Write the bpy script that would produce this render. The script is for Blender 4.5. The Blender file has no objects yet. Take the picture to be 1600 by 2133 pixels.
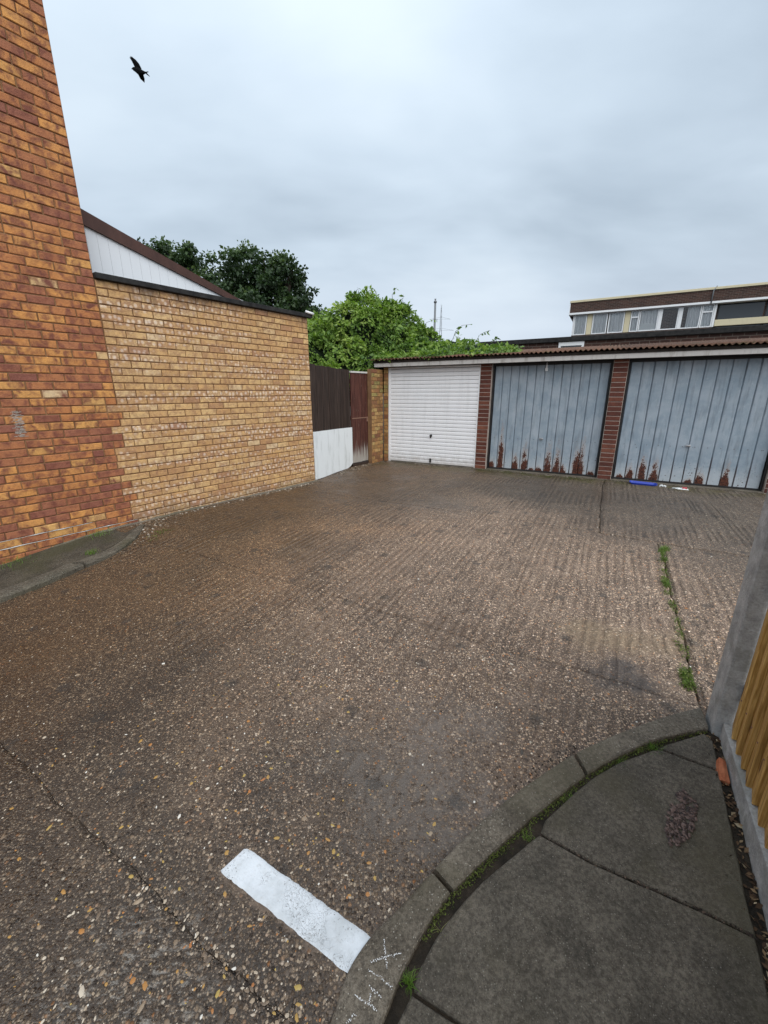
import bpy, bmesh, math, random
import numpy as np
from mathutils import Vector, Matrix

random.seed(7)
rng = np.random.default_rng(11)
R = math.radians
SC = bpy.context.scene
COL = SC.collection

# ------------------------------------------------------------------ camera
EYE = 1.42
PITCH, ROLL, FPX = R(16.48), R(0.145), 842.0
cam_data = bpy.data.cameras.new('camera')
cam_data.sensor_fit = 'HORIZONTAL'
cam_data.sensor_width = 36.0
cam_data.lens = 36.0 * FPX / 1600.0
cam_data.clip_start = 0.02
cam_data.clip_end = 3000.0
cam = bpy.data.objects.new('camera', cam_data)
COL.objects.link(cam)
_c, _s = math.cos(PITCH), math.sin(PITCH)
_r, _f, _d = Vector((1, 0, 0)), Vector((0, _c, -_s)), Vector((0, -_s, -_c))
_cr, _sr = math.cos(ROLL), math.sin(ROLL)
_r2, _d2 = _cr * _r + _sr * _d, -_sr * _r + _cr * _d
_u = -_d2
cam.matrix_world = Matrix(((_r2.x, _u.x, -_f.x, 0), (_r2.y, _u.y, -_f.y, 0), (_r2.z, _u.z, -_f.z, EYE), (0, 0, 0, 1)))
SC.camera = cam

# ------------------------------------------------------------------ node helpers
def nd(t, typ, ins=None, **props):
    n = t.nodes.new(typ)
    for k, v in props.items():
        setattr(n, k, v)
    for k, v in (ins or {}).items():
        s = n.inputs[k]
        if isinstance(v, bpy.types.NodeSocket):
            t.links.new(v, s)
        else:
            s.default_value = v
    return n

def c4(c):
    return (c[0], c[1], c[2], 1.0)

def noise(t, vec, scale, detail=4.0, rough=0.55, dist=0.0, out=0):
    return nd(t, 'ShaderNodeTexNoise', {'Vector': vec, 'Scale': scale, 'Detail': detail, 'Roughness': rough, 'Distortion': dist}).outputs[out]

def ramp(t, fac, stops, interp='LINEAR'):
    n = nd(t, 'ShaderNodeValToRGB', {'Fac': fac})
    cr = n.color_ramp
    cr.interpolation = interp
    while len(cr.elements) < len(stops):
        cr.elements.new(0.5)
    for e, (p, c) in zip(cr.elements, stops):
        e.position = p
        e.color = c4(c) if not isinstance(c, (int, float)) else (c, c, c, 1)
    return n.outputs[0]

def mix(t, fac, a, b, blend='MIX'):
    n = nd(t, 'ShaderNodeMix', None, data_type='RGBA', blend_type=blend, clamp_result=False)
    for i, v in ((0, fac), (6, a), (7, b)):
        s = n.inputs[i]
        if isinstance(v, bpy.types.NodeSocket):
            t.links.new(v, s)
        elif i == 0:
            s.default_value = v
        else:
            s.default_value = c4(v)
    return n.outputs[2]

def mth(t, op, a, b=None, c=None, clamp=False):
    n = nd(t, 'ShaderNodeMath', None, operation=op, use_clamp=clamp)
    for i, v in enumerate((a, b, c)):
        if v is None:
            continue
        if isinstance(v, bpy.types.NodeSocket):
            t.links.new(v, n.inputs[i])
        else:
            n.inputs[i].default_value = v
    return n.outputs[0]

def smooth(t, x, lo, hi):
    n = nd(t, 'ShaderNodeMapRange', {'Value': x, 'From Min': lo, 'From Max': hi}, interpolation_type='SMOOTHSTEP')
    return n.outputs[0]

def mapping(t, vec, scale=(1, 1, 1), rot=(0, 0, 0), loc=(0, 0, 0)):
    return nd(t, 'ShaderNodeMapping', {'Vector': vec, 'Scale': scale, 'Rotation': rot, 'Location': loc}).outputs[0]

def bump(t, h, strength=0.5, dist=0.01, normal=None):
    ins = {'Height': h, 'Strength': strength, 'Distance': dist}
    if normal is not None:
        ins['Normal'] = normal
    return nd(t, 'ShaderNodeBump', ins).outputs[0]

def attr(t, name):
    return nd(t, 'ShaderNodeAttribute', None, attribute_name=name).outputs['Fac']

def sep(t, vec):
    return nd(t, 'ShaderNodeSeparateXYZ', {'Vector': vec}).outputs

def new_mat(name):
    m = bpy.data.materials.new(name)
    m.use_nodes = True
    t = m.node_tree
    t.nodes.clear()
    o = t.nodes.new('ShaderNodeOutputMaterial')
    b = t.nodes.new('ShaderNodeBsdfPrincipled')
    t.links.new(b.outputs[0], o.inputs[0])
    return m, t, b

def setp(t, b, **kw):
    names = {'col': 'Base Color', 'rough': 'Roughness', 'normal': 'Normal', 'spec': 'Specular IOR Level', 'metal': 'Metallic',
             'coat': 'Coat Weight', 'trans': 'Transmission Weight', 'alpha': 'Alpha'}
    for k, v in kw.items():
        s = b.inputs[names[k]]
        if isinstance(v, bpy.types.NodeSocket):
            t.links.new(v, s)
        elif k == 'col':
            s.default_value = c4(v)
        else:
            s.default_value = v

def pos(t):
    return t.nodes.new('ShaderNodeNewGeometry').outputs['Position']

def objc(t):
    return t.nodes.new('ShaderNodeTexCoord').outputs['Object']

# ------------------------------------------------------------------ world, sun, exposure
SUN_DIR = Vector((0.30, -0.62, 0.72)).normalized()
world = bpy.data.worlds.new('World')
SC.world = world
world.use_nodes = True
wt = world.node_tree
wt.nodes.clear()
wo = wt.nodes.new('ShaderNodeOutputWorld')
bg = wt.nodes.new('ShaderNodeBackground')
wt.links.new(bg.outputs[0], wo.inputs[0])
wdir = wt.nodes.new('ShaderNodeTexCoord').outputs['Generated']
wx, wy, wz = sep(wt, wdir)
zc = mth(wt, 'MAXIMUM', wz, 0.0)
den = mth(wt, 'ADD', zc, 0.22)
cx_, cy_ = mth(wt, 'DIVIDE', wx, den), mth(wt, 'DIVIDE', wy, den)
cv = nd(wt, 'ShaderNodeCombineXYZ', {'X': cx_, 'Y': cy_, 'Z': 0.3}).outputs[0]
cl1 = noise(wt, mapping(wt, cv, (0.75, 0.95, 1), (0, 0, 0.5), (3.1, 1.2, 0)), 0.85, 4.0, 0.48, 0.25)
cl2 = noise(wt, mapping(wt, cv, (0.7, 1.3, 1), (0, 0, -0.4)), 2.6, 6.0, 0.5, 0.2)
cl = mth(wt, 'ADD', mth(wt, 'MULTIPLY', cl1, 0.78), mth(wt, 'MULTIPLY', cl2, 0.22))
clc = ramp(wt, cl, [(0.36, (0.385, 0.465, 0.550)), (0.50, (0.52, 0.613, 0.707)), (0.64, (0.645, 0.737, 0.82))])
# an overcast sky is brighter overhead than at the horizon (CIE overcast law), with a pale band low down
zen = mth(wt, 'MULTIPLY_ADD', zc, 0.55, 0.80)
clz = mix(wt, 1.0, clc, nd(wt, 'ShaderNodeCombineColor', {0: zen, 1: zen, 2: zen}).outputs[0], 'MULTIPLY')
hz = smooth(wt, wz, 0.30, 0.0)
clh = mix(wt, mth(wt, 'MULTIPLY', hz, 0.75), clz, (0.60, 0.665, 0.765))
sky = nd(wt, 'ShaderNodeTexSky', None, sky_type='NISHITA', sun_disc=False, sun_elevation=math.asin(SUN_DIR.z),
         sun_rotation=math.atan2(SUN_DIR.x, SUN_DIR.y), air_density=1.0, dust_density=3.0)
skyd = mix(wt, 1.0, sky.outputs[0], (0.08, 0.08, 0.08), 'MULTIPLY')
wt.links.new(mix(wt, 0.06, clh, skyd), bg.inputs[0])
bg.inputs[1].default_value = 0.78

sun_data = bpy.data.lights.new('sun', 'SUN')
sun_data.energy = 1.5
sun_data.angle = R(75)
sun_data.color = (1.0, 0.965, 0.91)
sun = bpy.data.objects.new('sun', sun_data)
COL.objects.link(sun)
sun.rotation_euler = (-SUN_DIR).to_track_quat('-Z', 'Y').to_euler()
sun.location = (0, -5, 12)

SC.view_settings.view_transform = 'Standard'
SC.view_settings.look = 'None'
SC.view_settings.exposure = 0.74
SC.view_settings.gamma = 1.0
SC.view_settings.use_curve_mapping = False
SC.render.engine = 'CYCLES'
SC.cycles.max_bounces = 5
SC.cycles.diffuse_bounces = 2
SC.cycles.glossy_bounces = 2
SC.cycles.transmission_bounces = 6
SC.cycles.use_denoising = True
SC.cycles.denoiser = 'OPENIMAGEDENOISE'
SC.cycles.denoising_input_passes = 'RGB_ALBEDO_NORMAL'
SC.cycles.denoising_prefilter = 'NONE'

# ------------------------------------------------------------------ frames of the place
AW = R(37.31)                       # direction of the long brick wall
WO = Vector((-2.832, 4.408, 0))     # joint between the two brick colours, at the ground
WD = Vector((math.sin(AW), math.cos(AW), 0))
WN = Vector((math.cos(AW), -math.sin(AW), 0))
GN = Vector((math.sin(R(28.5)), math.cos(R(28.5)), 0))
GG = Vector((GN.y, -GN.x, 0))

def frame(origin, x, y=None):
    x = Vector(x).normalized()
    z = Vector((0, 0, 1))
    y = z.cross(x)
    return Matrix(((x.x, y.x, z.x, origin[0]), (x.y, y.y, z.y, origin[1]), (x.z, y.z, z.z, origin[2]), (0, 0, 0, 1)))

M_WALL = frame(WO, WD)                                     # local y runs into the wall
M_GAR = frame(GG * -4.0 + GN * 7.654, GG)                  # local x along the doors, y into the garages
M_YARD = frame((0, 0, 0), GG)

def _ss(v, lo, hi):
    u = np.clip((v - lo) / (hi - lo), 0, 1)
    return u * u * (3 - 2 * u)

def zg(y, x=0.0):
    """the yard falls gently towards the viewer, and a little more at the foot of the brick house"""
    v = (4.4 - y) * 3
    lp = np.log1p(np.exp(np.clip(v, -40, 40)))
    lp = np.where(v > 40, v, lp)
    return -0.05 * lp / 3 - 0.10 * _ss(-np.asarray(x, float), 1.7, 2.9) * _ss(-np.asarray(y, float), -4.3, -3.1)

def zat(x, y):
    return float(zg(np.array([y], float), np.array([x], float))[0])

# ------------------------------------------------------------------ value noise for shapes
_perm = rng.random((64, 64, 64)).astype(np.float32)
def vnoise(p):
    p = np.asarray(p, float)
    i = np.floor(p).astype(int)
    f = p - i
    f = f * f * (3 - 2 * f)
    out = 0
    for dx in (0, 1):
        for dy in (0, 1):
            for dz in (0, 1):
                w = (f[..., 0] if dx else 1 - f[..., 0]) * (f[..., 1] if dy else 1 - f[..., 1]) * (f[..., 2] if dz else 1 - f[..., 2])
                out = out + w * _perm[(i[..., 0] + dx) % 64, (i[..., 1] + dy) % 64, (i[..., 2] + dz) % 64]
    return out

# ------------------------------------------------------------------ object helpers
def tag(o, label=None, cat=None, group=None, kind=None):
    if label: o['label'] = label
    if cat: o['category'] = cat
    if group: o['group'] = group
    if kind: o['kind'] = kind
    return o

def link(o, parent=None):
    COL.objects.link(o)
    if parent is not None:
        o.parent = parent
    return o

def empty(name, m=None, parent=None):
    o = bpy.data.objects.new(name, None)
    o.empty_display_size = 0.1
    if m is not None:
        o.matrix_world = m
    return link(o, parent)

def mesh_obj(name, verts, faces, mat, parent=None, smooth_=False, tone=None, attrs=None, local=None):
    me = bpy.data.meshes.new(name)
    me.from_pydata([tuple(v) for v in verts] if not isinstance(verts, np.ndarray) else verts.tolist(), [], faces if isinstance(faces, list) else faces.tolist())
    if mat is not None:
        me.materials.append(mat)
    if smooth_:
        me.polygons.foreach_set('use_smooth', [True] * len(me.polygons))
    ats = dict(attrs or {})
    if tone is not None:
        ats['tone'] = tone
    for k, v in ats.items():
        a = me.attributes.new(k, 'FLOAT', 'POINT')
        if np.isscalar(v):
            v = np.full(len(me.vertices), v)
        a.data.foreach_set('value', np.asarray(v, np.float32))
    me.update()
    o = bpy.data.objects.new(name, me)
    if local is not None:
        o.matrix_local = local
    return link(o, parent)

class MB:
    def __init__(s):
        s.v, s.f = [], []
    def add(s, v, f):
        b = len(s.v)
        s.v += [tuple(p) for p in v]
        s.f += [tuple(i + b for i in q) for q in f]
        return s
    def box(s, x0, x1, y0, y1, z0, z1, ch=0.0):
        if ch <= 0:
            v = [(x, y, z) for z in (z0, z1) for y in (y0, y1) for x in (x0, x1)]
            f = [(0, 2, 3, 1), (4, 5, 7, 6), (0, 1, 5, 4), (2, 6, 7, 3), (0, 4, 6, 2), (1, 3, 7, 5)]
            return s.add(v, f)
        bm = bmesh.new()
        bmesh.ops.create_cube(bm, size=1.0)
        for q in bm.verts:
            q.co = Vector(((x0 + x1) / 2 + q.co.x * (x1 - x0), (y0 + y1) / 2 + q.co.y * (y1 - y0), (z0 + z1) / 2 + q.co.z * (z1 - z0)))
        bmesh.ops.bevel(bm, geom=list(bm.edges), offset=ch, segments=2, affect='EDGES', profile=0.6)
        bm.verts.index_update()
        r = s.add([q.co[:] for q in bm.verts], [[q.index for q in f.verts] for f in bm.faces])
        bm.free()
        return r
    def prism(s, pts, y0, y1):
        """polygon in x,z extruded along y"""
        n = len(pts)
        v = [(p[0], y0, p[1]) for p in pts] + [(p[0], y1, p[1]) for p in pts]
        f = [tuple(range(n)), tuple(range(2 * n - 1, n - 1, -1))] + [((i + 1) % n, i, n + i, n + (i + 1) % n) for i in range(n)]
        return s.add(v, f)
    def slab(s, pts, z0, z1):
        """polygon in x,y (anticlockwise) extruded along z; z may be functions"""
        n = len(pts)
        zz0 = z0 if callable(z0) else (lambda x, y: z0)
        zz1 = z1 if callable(z1) else (lambda x, y: z1)
        v = [(p[0], p[1], zz0(*p)) for p in pts] + [(p[0], p[1], zz1(*p)) for p in pts]
        f = [tuple(range(n - 1, -1, -1)), tuple(range(n, 2 * n))] + [(i, (i + 1) % n, n + (i + 1) % n, n + i) for i in range(n)]
        return s.add(v, f)
    def tube(s, pts, rad, seg=8):
        pts = [Vector([float(c) for c in p]) for p in pts]
        rad = [float(rad)] * len(pts) if np.isscalar(rad) else [float(q) for q in rad]
        b = len(s.v)
        ref = Vector((0.3, 0.2, 1)).normalized()
        for i, p in enumerate(pts):
            d = (pts[min(i + 1, len(pts) - 1)] - pts[max(i - 1, 0)]).normalized()
            a = d.cross(ref if abs(d.dot(ref)) < 0.95 else Vector((1, 0, 0))).normalized()
            c = d.cross(a)
            for k in range(seg):
                q = p + rad[i] * (math.cos(2 * math.pi * k / seg) * a + math.sin(2 * math.pi * k / seg) * c)
                s.v.append(q[:])
        for i in range(len(pts) - 1):
            for k in range(seg):
                s.f.append((b + i * seg + k, b + (i + 1) * seg + k, b + (i + 1) * seg + (k + 1) % seg, b + i * seg + (k + 1) % seg))
        s.f.append(tuple(b + k for k in range(seg)))
        s.f.append(tuple(b + (len(pts) - 1) * seg + k for k in range(seg - 1, -1, -1)))
        return s
    def build(s, name, mat, parent=None, smooth_=False, **kw):
        return mesh_obj(name, s.v, s.f, mat, parent, smooth_, **kw)

# ------------------------------------------------------------------ materials
def mat_brick(name, stops, blotch, pale=None, blotch_amt=0.55, bscale=16.0, rough=0.75):
    m, t, b = new_mat(name)
    p = pos(t)
    tone = attr(t, 'tone')
    base = ramp(t, tone, stops)
    # soft burnt blotches inside each brick, offset per brick by its tone
    sh = nd(t, 'ShaderNodeCombineXYZ', {'X': mth(t, 'MULTIPLY', tone, 37.0), 'Y': mth(t, 'MULTIPLY', tone, 11.0), 'Z': 0.0}).outputs[0]
    pp = nd(t, 'ShaderNodeVectorMath', {0: p, 1: sh}, operation='ADD').outputs[0]
    n1 = noise(t, mapping(t, pp, (1, 1, 0.8)), bscale, 4.0, 0.55, 0.5)
    m1 = mth(t, 'MULTIPLY', smooth(t, n1, 0.36, 0.72), blotch_amt)
    col = mix(t, m1, base, blotch)
    n2 = noise(t, p, 90.0, 4.0, 0.6)
    col = mix(t, mth(t, 'MULTIPLY', smooth(t, n2, 0.35, 0.75), 0.35), col, mix(t, 1.0, col, (0.62, 0.56, 0.52), 'MULTIPLY'))
    n6 = noise(t, mapping(t, p, (1, 1, 2.5)), 9.0, 4.0, 0.6, 0.4)
    col = mix(t, mth(t, 'MULTIPLY', smooth(t, n6, 0.45, 0.65), 0.30), col, mix(t, 1.0, col, (1.25, 1.15, 0.95), 'MULTIPLY'))
    n3 = noise(t, p, 3.0, 5.0, 0.65)
    col = mix(t, mth(t, 'MULTIPLY', smooth(t, n3, 0.42, 0.68), 0.42), col, mix(t, 1.0, col, (0.72, 0.66, 0.62), 'MULTIPLY'))
    rg = rough
    if pale is not None:
        # pale salt marks that gather in rows
        wt_ = nd(t, 'ShaderNodeVectorMath', {0: p, 1: (math.sin(R(37.31)), math.cos(R(37.31)), 0)}, operation='DOT_PRODUCT').outputs['Value']
        wv = nd(t, 'ShaderNodeCombineXYZ', {'X': mth(t, 'MULTIPLY', wt_, 1.15), 'Y': sep(t, p)[2], 'Z': 0.0}).outputs[0]
        vo = nd(t, 'ShaderNodeTexVoronoi', {'Vector': wv, 'Scale': 15.0, 'Randomness': 0.75}, feature='F1', voronoi_dimensions='2D')
        dv = vo.outputs['Distance']
        sp = smooth(t, dv, 0.40, 0.12)
        ring = mth(t, 'MULTIPLY', smooth(t, dv, 0.30, 0.45), smooth(t, dv, 0.68, 0.50))
        rowm = smooth(t, noise(t, mapping(t, p, (0.55, 0.55, 6.0)), 1.0, 3.0, 0.6), 0.45, 0.58)
        col = mix(t, mth(t, 'MULTIPLY', mth(t, 'MULTIPLY', ring, rowm), 0.60), col, (0.33, 0.175, 0.115))
        pm = mth(t, 'MULTIPLY', mth(t, 'MULTIPLY', sp, rowm), 0.50)
        col = mix(t, pm, col, pale)
        zz_ = sep(t, p)[2]
        stn = noise(t, mapping(t, p, (1, 1, 0.35)), 4.5, 5.0, 0.7, 0.4)
        top = smooth(t, mth(t, 'ADD', zz_, mth(t, 'MULTIPLY', mth(t, 'SUBTRACT', stn, 0.5), 1.1)), 2.36, 2.62)
        col = mix(t, mth(t, 'MULTIPLY', top, 0.72), col, (0.14, 0.085, 0.055))
        foot = smooth(t, mth(t, 'ADD', zz_, mth(t, 'MULTIPLY', mth(t, 'SUBTRACT', stn, 0.5), 0.5)), 0.17, 0.0)
        col = mix(t, mth(t, 'MULTIPLY', foot, 0.5), col, (0.24, 0.175, 0.10))
        rg = mth(t, 'SUBTRACT', rough, mth(t, 'MULTIPLY', pm, 0.25))
    h = mth(t, 'ADD', mth(t, 'MULTIPLY', n2, 0.5), mth(t, 'MULTIPLY', n1, 0.5))
    setp(t, b, col=col, rough=rg, spec=0.3, normal=bump(t, mth(t, 'ADD', h, noise(t, p, 38.0, 5.0, 0.7)), 0.85, 0.007))
    return m

def mat_rough(name, c0, c1, scale=8.0, fine=120.0, rough=0.9, bstr=0.4, bdist=0.003, c2=None, spec=0.25, coords=pos, stretch=(1, 1, 1)):
    m, t, b = new_mat(name)
    p = mapping(t, coords(t), stretch)
    n1 = noise(t, p, scale, 5.0, 0.6)
    n2 = noise(t, p, fine, 4.0, 0.6)
    col = mix(t, smooth(t, n1, 0.3, 0.7), c0, c1)
    col = mix(t, mth(t, 'MULTIPLY', smooth(t, n2, 0.35, 0.7), 0.45), col, mix(t, 1.0, col, (0.55, 0.53, 0.5), 'MULTIPLY'))
    if c2 is not None:
        n3 = noise(t, p, scale * 0.37, 4.0, 0.65)
        col = mix(t, smooth(t, n3, 0.52, 0.70), col, c2)
    h = mth(t, 'ADD', n2, mth(t, 'MULTIPLY', n1, 0.6))
    setp(t, b, col=col, rough=rough, spec=spec, normal=bump(t, h, bstr, bdist))
    return m

def mat_ground():
    m, t, b = new_mat('exposed_aggregate_concrete')
    p = pos(t)
    x, y, z = sep(t, p)
    yard = mapping(t, p, (1, 1, 1), (0, 0, R(28.5)))    # s,n axes of the concrete bays
    ys, yn, _ = sep(t, yard)
    big = noise(t, p, 0.55, 4.0, 0.55, 0.4)
    mid = noise(t, p, 2.3, 5.0, 0.6, 0.3)
    fine = noise(t, p, 160.0, 3.0, 0.6)
    # pebbles
    v1 = nd(t, 'ShaderNodeTexVoronoi', {'Vector': p, 'Scale': 80.0, 'Randomness': 1.0}, feature='F1')
    v2 = nd(t, 'ShaderNodeTexVoronoi', {'Vector': p, 'Scale': 150.0, 'Randomness': 1.0}, feature='F1')
    h1 = nd(t, 'ShaderNodeSeparateColor', {0: v1.outputs['Color']}).outputs
    h2 = nd(t, 'ShaderNodeSeparateColor', {0: v2.outputs['Color']}).outputs
    stone1 = ramp(t, h1[0], [(0.0, (0.050, 0.038, 0.030)), (0.30, (0.11, 0.078, 0.055)), (0.55, (0.20, 0.145, 0.10)), (0.76, (0.33, 0.25, 0.18)),
                            (0.88, (0.56, 0.46, 0.35)), (0.94, (0.36, 0.16, 0.055)), (1.0, (0.78, 0.72, 0.62))])
    stone2 = ramp(t, h2[0], [(0.0, (0.060, 0.046, 0.036)), (0.4, (0.155, 0.115, 0.083)), (0.75, (0.28, 0.215, 0.16)), (1.0, (0.55, 0.46, 0.36))])
    cement = mix(t, smooth(t, mid, 0.3, 0.7), (0.052, 0.039, 0.029), (0.120, 0.090, 0.067))
    cement = mix(t, mth(t, 'MULTIPLY', smooth(t, fine, 0.4, 0.7), 0.6), cement, mix(t, 1.0, cement, (0.45, 0.42, 0.39), 'MULTIPLY'))
    m2 = mth(t, 'MULTIPLY', smooth(t, v2.outputs['Distance'], 0.60, 0.40), smooth(t, h2[1], 0.12, 0.20))
    m1 = mth(t, 'MULTIPLY', smooth(t, v1.outputs['Distance'], 0.56, 0.42), smooth(t, h1[1], 0.50, 0.56))
    # smooth laitance film that hides the stones in places (near the kerb, along bay edges)
    dk = nd(t, 'ShaderNodeVectorMath', {0: p, 1: (0.16, 1.33, -0.16)}, operation='DISTANCE').outputs['Value']
    film = mth(t, 'MULTIPLY', smooth(t, mth(t, 'ADD', dk, mth(t, 'MULTIPLY', mth(t, 'SUBTRACT', mid, 0.5), 1.5)), 0.55, 0.10), smooth(t, noise(t, p, 30.0, 4.0, 0.7), 0.30, 0.56))
    film2 = mth(t, 'MULTIPLY', smooth(t, mid, 0.56, 0.72), 0.35)
    keep = mth(t, 'SUBTRACT', 1.0, mth(t, 'MAXIMUM', mth(t, 'MULTIPLY', film, 0.85), film2))
    m1, m2 = mth(t, 'MULTIPLY', m1, keep), mth(t, 'MULTIPLY', m2, keep)
    col = mix(t, mth(t, 'MAXIMUM', mth(t, 'MULTIPLY', film, 0.85), film2), cement, (0.118, 0.102, 0.088))
    hu = mth(t, 'SUBTRACT', mth(t, 'ABSOLUTE', mth(t, 'ADD', ys, 0.697)), 0.285)
    hw = mth(t, 'SUBTRACT', mth(t, 'ABSOLUTE', mth(t, 'ADD', yn, -0.638)), 0.060)
    halo = smooth(t, mth(t, 'ADD', mth(t, 'MAXIMUM', hu, hw), mth(t, 'MULTIPLY', mth(t, 'SUBTRACT', noise(t, p, 16.0, 4.0, 0.6), 0.5), 0.10)), 0.006, -0.012)
    halo = mth(t, 'MULTIPLY', halo, smooth(t, noise(t, p, 9.0, 5.0, 0.7), 0.42, 0.60))
    m1 = mth(t, 'MULTIPLY', m1, mth(t, 'SUBTRACT', 1.0, mth(t, 'MULTIPLY', halo, 0.9)))
    m2 = mth(t, 'MULTIPLY', m2, mth(t, 'SUBTRACT', 1.0, mth(t, 'MULTIPLY', halo, 0.8)))
    col = mix(t, mth(t, 'MULTIPLY', halo, 0.8), col, (0.200, 0.150, 0.112))
    col = mix(t, m2, col, stone2)
    col = mix(t, m1, col, stone1)
    # warm brown towards the wall, paler middle: drier concrete plus painted sky sheen
    warm = smooth(t, mth(t, 'ADD', ys, mth(t, 'MULTIPLY', mth(t, 'SUBTRACT', big, 0.5), 2.5)), -1.1, -3.2)
    col = mix(t, warm, col, mix(t, 1.0, col, (0.98, 0.80, 0.58), 'MULTIPLY'))
    worn = noise(t, p, 6.5, 5.0, 0.65, 0.8)
    col = mix(t, mth(t, 'MULTIPLY', smooth(t, worn, 0.50, 0.70), 0.40), col, mix(t, 1.0, col, (0.50, 0.46, 0.43), 'MULTIPLY'))
    near = smooth(t, mth(t, 'ADD', yn, mth(t, 'MULTIPLY', mth(t, 'SUBTRACT', big, 0.5), 1.5)), 2.0, 0.6)
    col = mix(t, mth(t, 'MULTIPLY', near, 0.50), col, mix(t, 1.0, col, (0.60, 0.58, 0.56), 'MULTIPLY'))
    dsc = nd(t, 'ShaderNodeVectorMath', {0: p, 1: (-0.72, 0.66, -0.18)}, operation='DISTANCE').outputs['Value']
    scuff = mth(t, 'MULTIPLY', smooth(t, dsc, 0.36, 0.10), smooth(t, noise(t, mapping(t, p, (1, 2.5, 1), (0, 0, 0.6)), 26.0, 4.0, 0.7), 0.52, 0.66))
    col = mix(t, mth(t, 'MULTIPLY', scuff, 0.55), col, (0.42, 0.40, 0.37))
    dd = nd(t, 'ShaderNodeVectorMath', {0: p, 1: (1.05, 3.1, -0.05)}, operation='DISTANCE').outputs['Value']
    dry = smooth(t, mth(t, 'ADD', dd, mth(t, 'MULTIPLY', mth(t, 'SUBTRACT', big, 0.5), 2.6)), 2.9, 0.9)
    col = mix(t, dry, col, mix(t, 1.0, col, (2.25, 2.10, 2.05), 'MULTIPLY'))  # colour lifted here to imitate the sky's sheen on the surface
    # oil stain with a clear outline and a sandy deposit beyond it
    do = nd(t, 'ShaderNodeVectorMath', {0: mapping(t, p, (1, 1.25, 0)), 1: (1.36, 2.38, 0)}, operation='DISTANCE').outputs['Value']
    oil = smooth(t, mth(t, 'ADD', do, mth(t, 'MULTIPLY', mth(t, 'SUBTRACT', noise(t, p, 5.0, 4.0), 0.5), 0.45)), 0.24, 0.12)
    col = mix(t, mth(t, 'MULTIPLY', oil, 0.62), col, (0.052, 0.050, 0.054))
    ds = nd(t, 'ShaderNodeVectorMath', {0: mapping(t, p, (1, 1.8, 0)), 1: (1.52, 4.05, 0)}, operation='DISTANCE').outputs['Value']
    sand = smooth(t, mth(t, 'ADD', ds, mth(t, 'MULTIPLY', mth(t, 'SUBTRACT', mid, 0.5), 1.0)), 0.50, 0.10)
    col = mix(t, mth(t, 'MULTIPLY', sand, 0.6), col, (0.40, 0.29, 0.18))
    vd = nd(t, 'ShaderNodeTexVoronoi', {'Vector': mapping(t, p, (1, 1, 0)), 'Scale': 1.9, 'Randomness': 1.0}, feature='F1', voronoi_dimensions='2D')
    drip = smooth(t, mth(t, 'ADD', vd.outputs['Distance'], mth(t, 'MULTIPLY', mth(t, 'SUBTRACT', noise(t, p, 22.0, 4.0, 0.6), 0.5), 0.16)), 0.085, 0.045)
    col = mix(t, mth(t, 'MULTIPLY', drip, 0.55), col, (0.040, 0.035, 0.031))
    trk = mth(t, 'ABSOLUTE', mth(t, 'SUBTRACT', mth(t, 'ABSOLUTE', mth(t, 'ADD', mth(t, 'ADD', ys, 1.35), mth(t, 'MULTIPLY', mth(t, 'SUBTRACT', big, 0.5), 0.8))), 0.68))
    trk = mth(t, 'MULTIPLY', smooth(t, trk, 0.20, 0.06), smooth(t, noise(t, mapping(t, yard, (1, 0.25, 1)), 3.0, 5.0, 0.65), 0.40, 0.62))
    col = mix(t, mth(t, 'MULTIPLY', trk, 0.42), col, mix(t, 1.0, col, (0.50, 0.48, 0.46), 'MULTIPLY'))
    # moss along the foot of the garages and in the wall foot
    moss = mth(t, 'MULTIPLY', smooth(t, yn, 6.95, 7.50), smooth(t, noise(t, p, 3.2, 5.0, 0.65), 0.40, 0.53))
    col = mix(t, mth(t, 'MULTIPLY', moss, 0.80), col, (0.105, 0.086, 0.026))
    # damp: darker and glossier in wandering patches
    wet = smooth(t, mth(t, 'ADD', mth(t, 'MULTIPLY', big, 0.65), mth(t, 'MULTIPLY', mid, 0.35)), 0.44, 0.60)
    wet = mth(t, 'MULTIPLY', wet, mth(t, 'SUBTRACT', 1.0, mth(t, 'MULTIPLY', dry, 0.35)))
    col = mix(t, mth(t, 'MULTIPLY', wet, 0.50), col, mix(t, 1.0, col, (0.55, 0.52, 0.48), 'MULTIPLY'))
    rough_ = mth(t, 'SUBTRACT', 0.58, mth(t, 'MULTIPLY', wet, 0.26))
    rough_ = mth(t, 'SUBTRACT', rough_, mth(t, 'MULTIPLY', film, 0.16))
    # tamped ridges, running away from the kerb towards the garages
    rd = nd(t, 'ShaderNodeTexWave', {'Vector': mapping(t, yard, (1, 0.06, 1), (0, 0, 0.06)), 'Scale': 4.6, 'Distortion': 6.0, 'Detail': 3.0, 'Detail Scale': 1.6},
            wave_type='BANDS', bands_direction='X').outputs['Fac']
    rmask = mth(t, 'MULTIPLY', mth(t, 'MAXIMUM', smooth(t, noise(t, p, 1.4, 5.0, 0.65), 0.42, 0.60), mth(t, 'MULTIPLY', dry, smooth(t, worn, 0.40, 0.55))), smooth(t, yn, 0.6, 2.4))
    ridge = mth(t, 'MULTIPLY', rd, rmask)
    col = mix(t, mth(t, 'MULTIPLY', mth(t, 'MULTIPLY', rmask, smooth(t, rd, 0.50, 0.1)), 0.55), col, mix(t, 1.0, col, (0.55, 0.5, 0.45), 'MULTIPLY'))
    col = mix(t, 1.0, col, (0.95, 0.925, 0.885), 'MULTIPLY')
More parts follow.
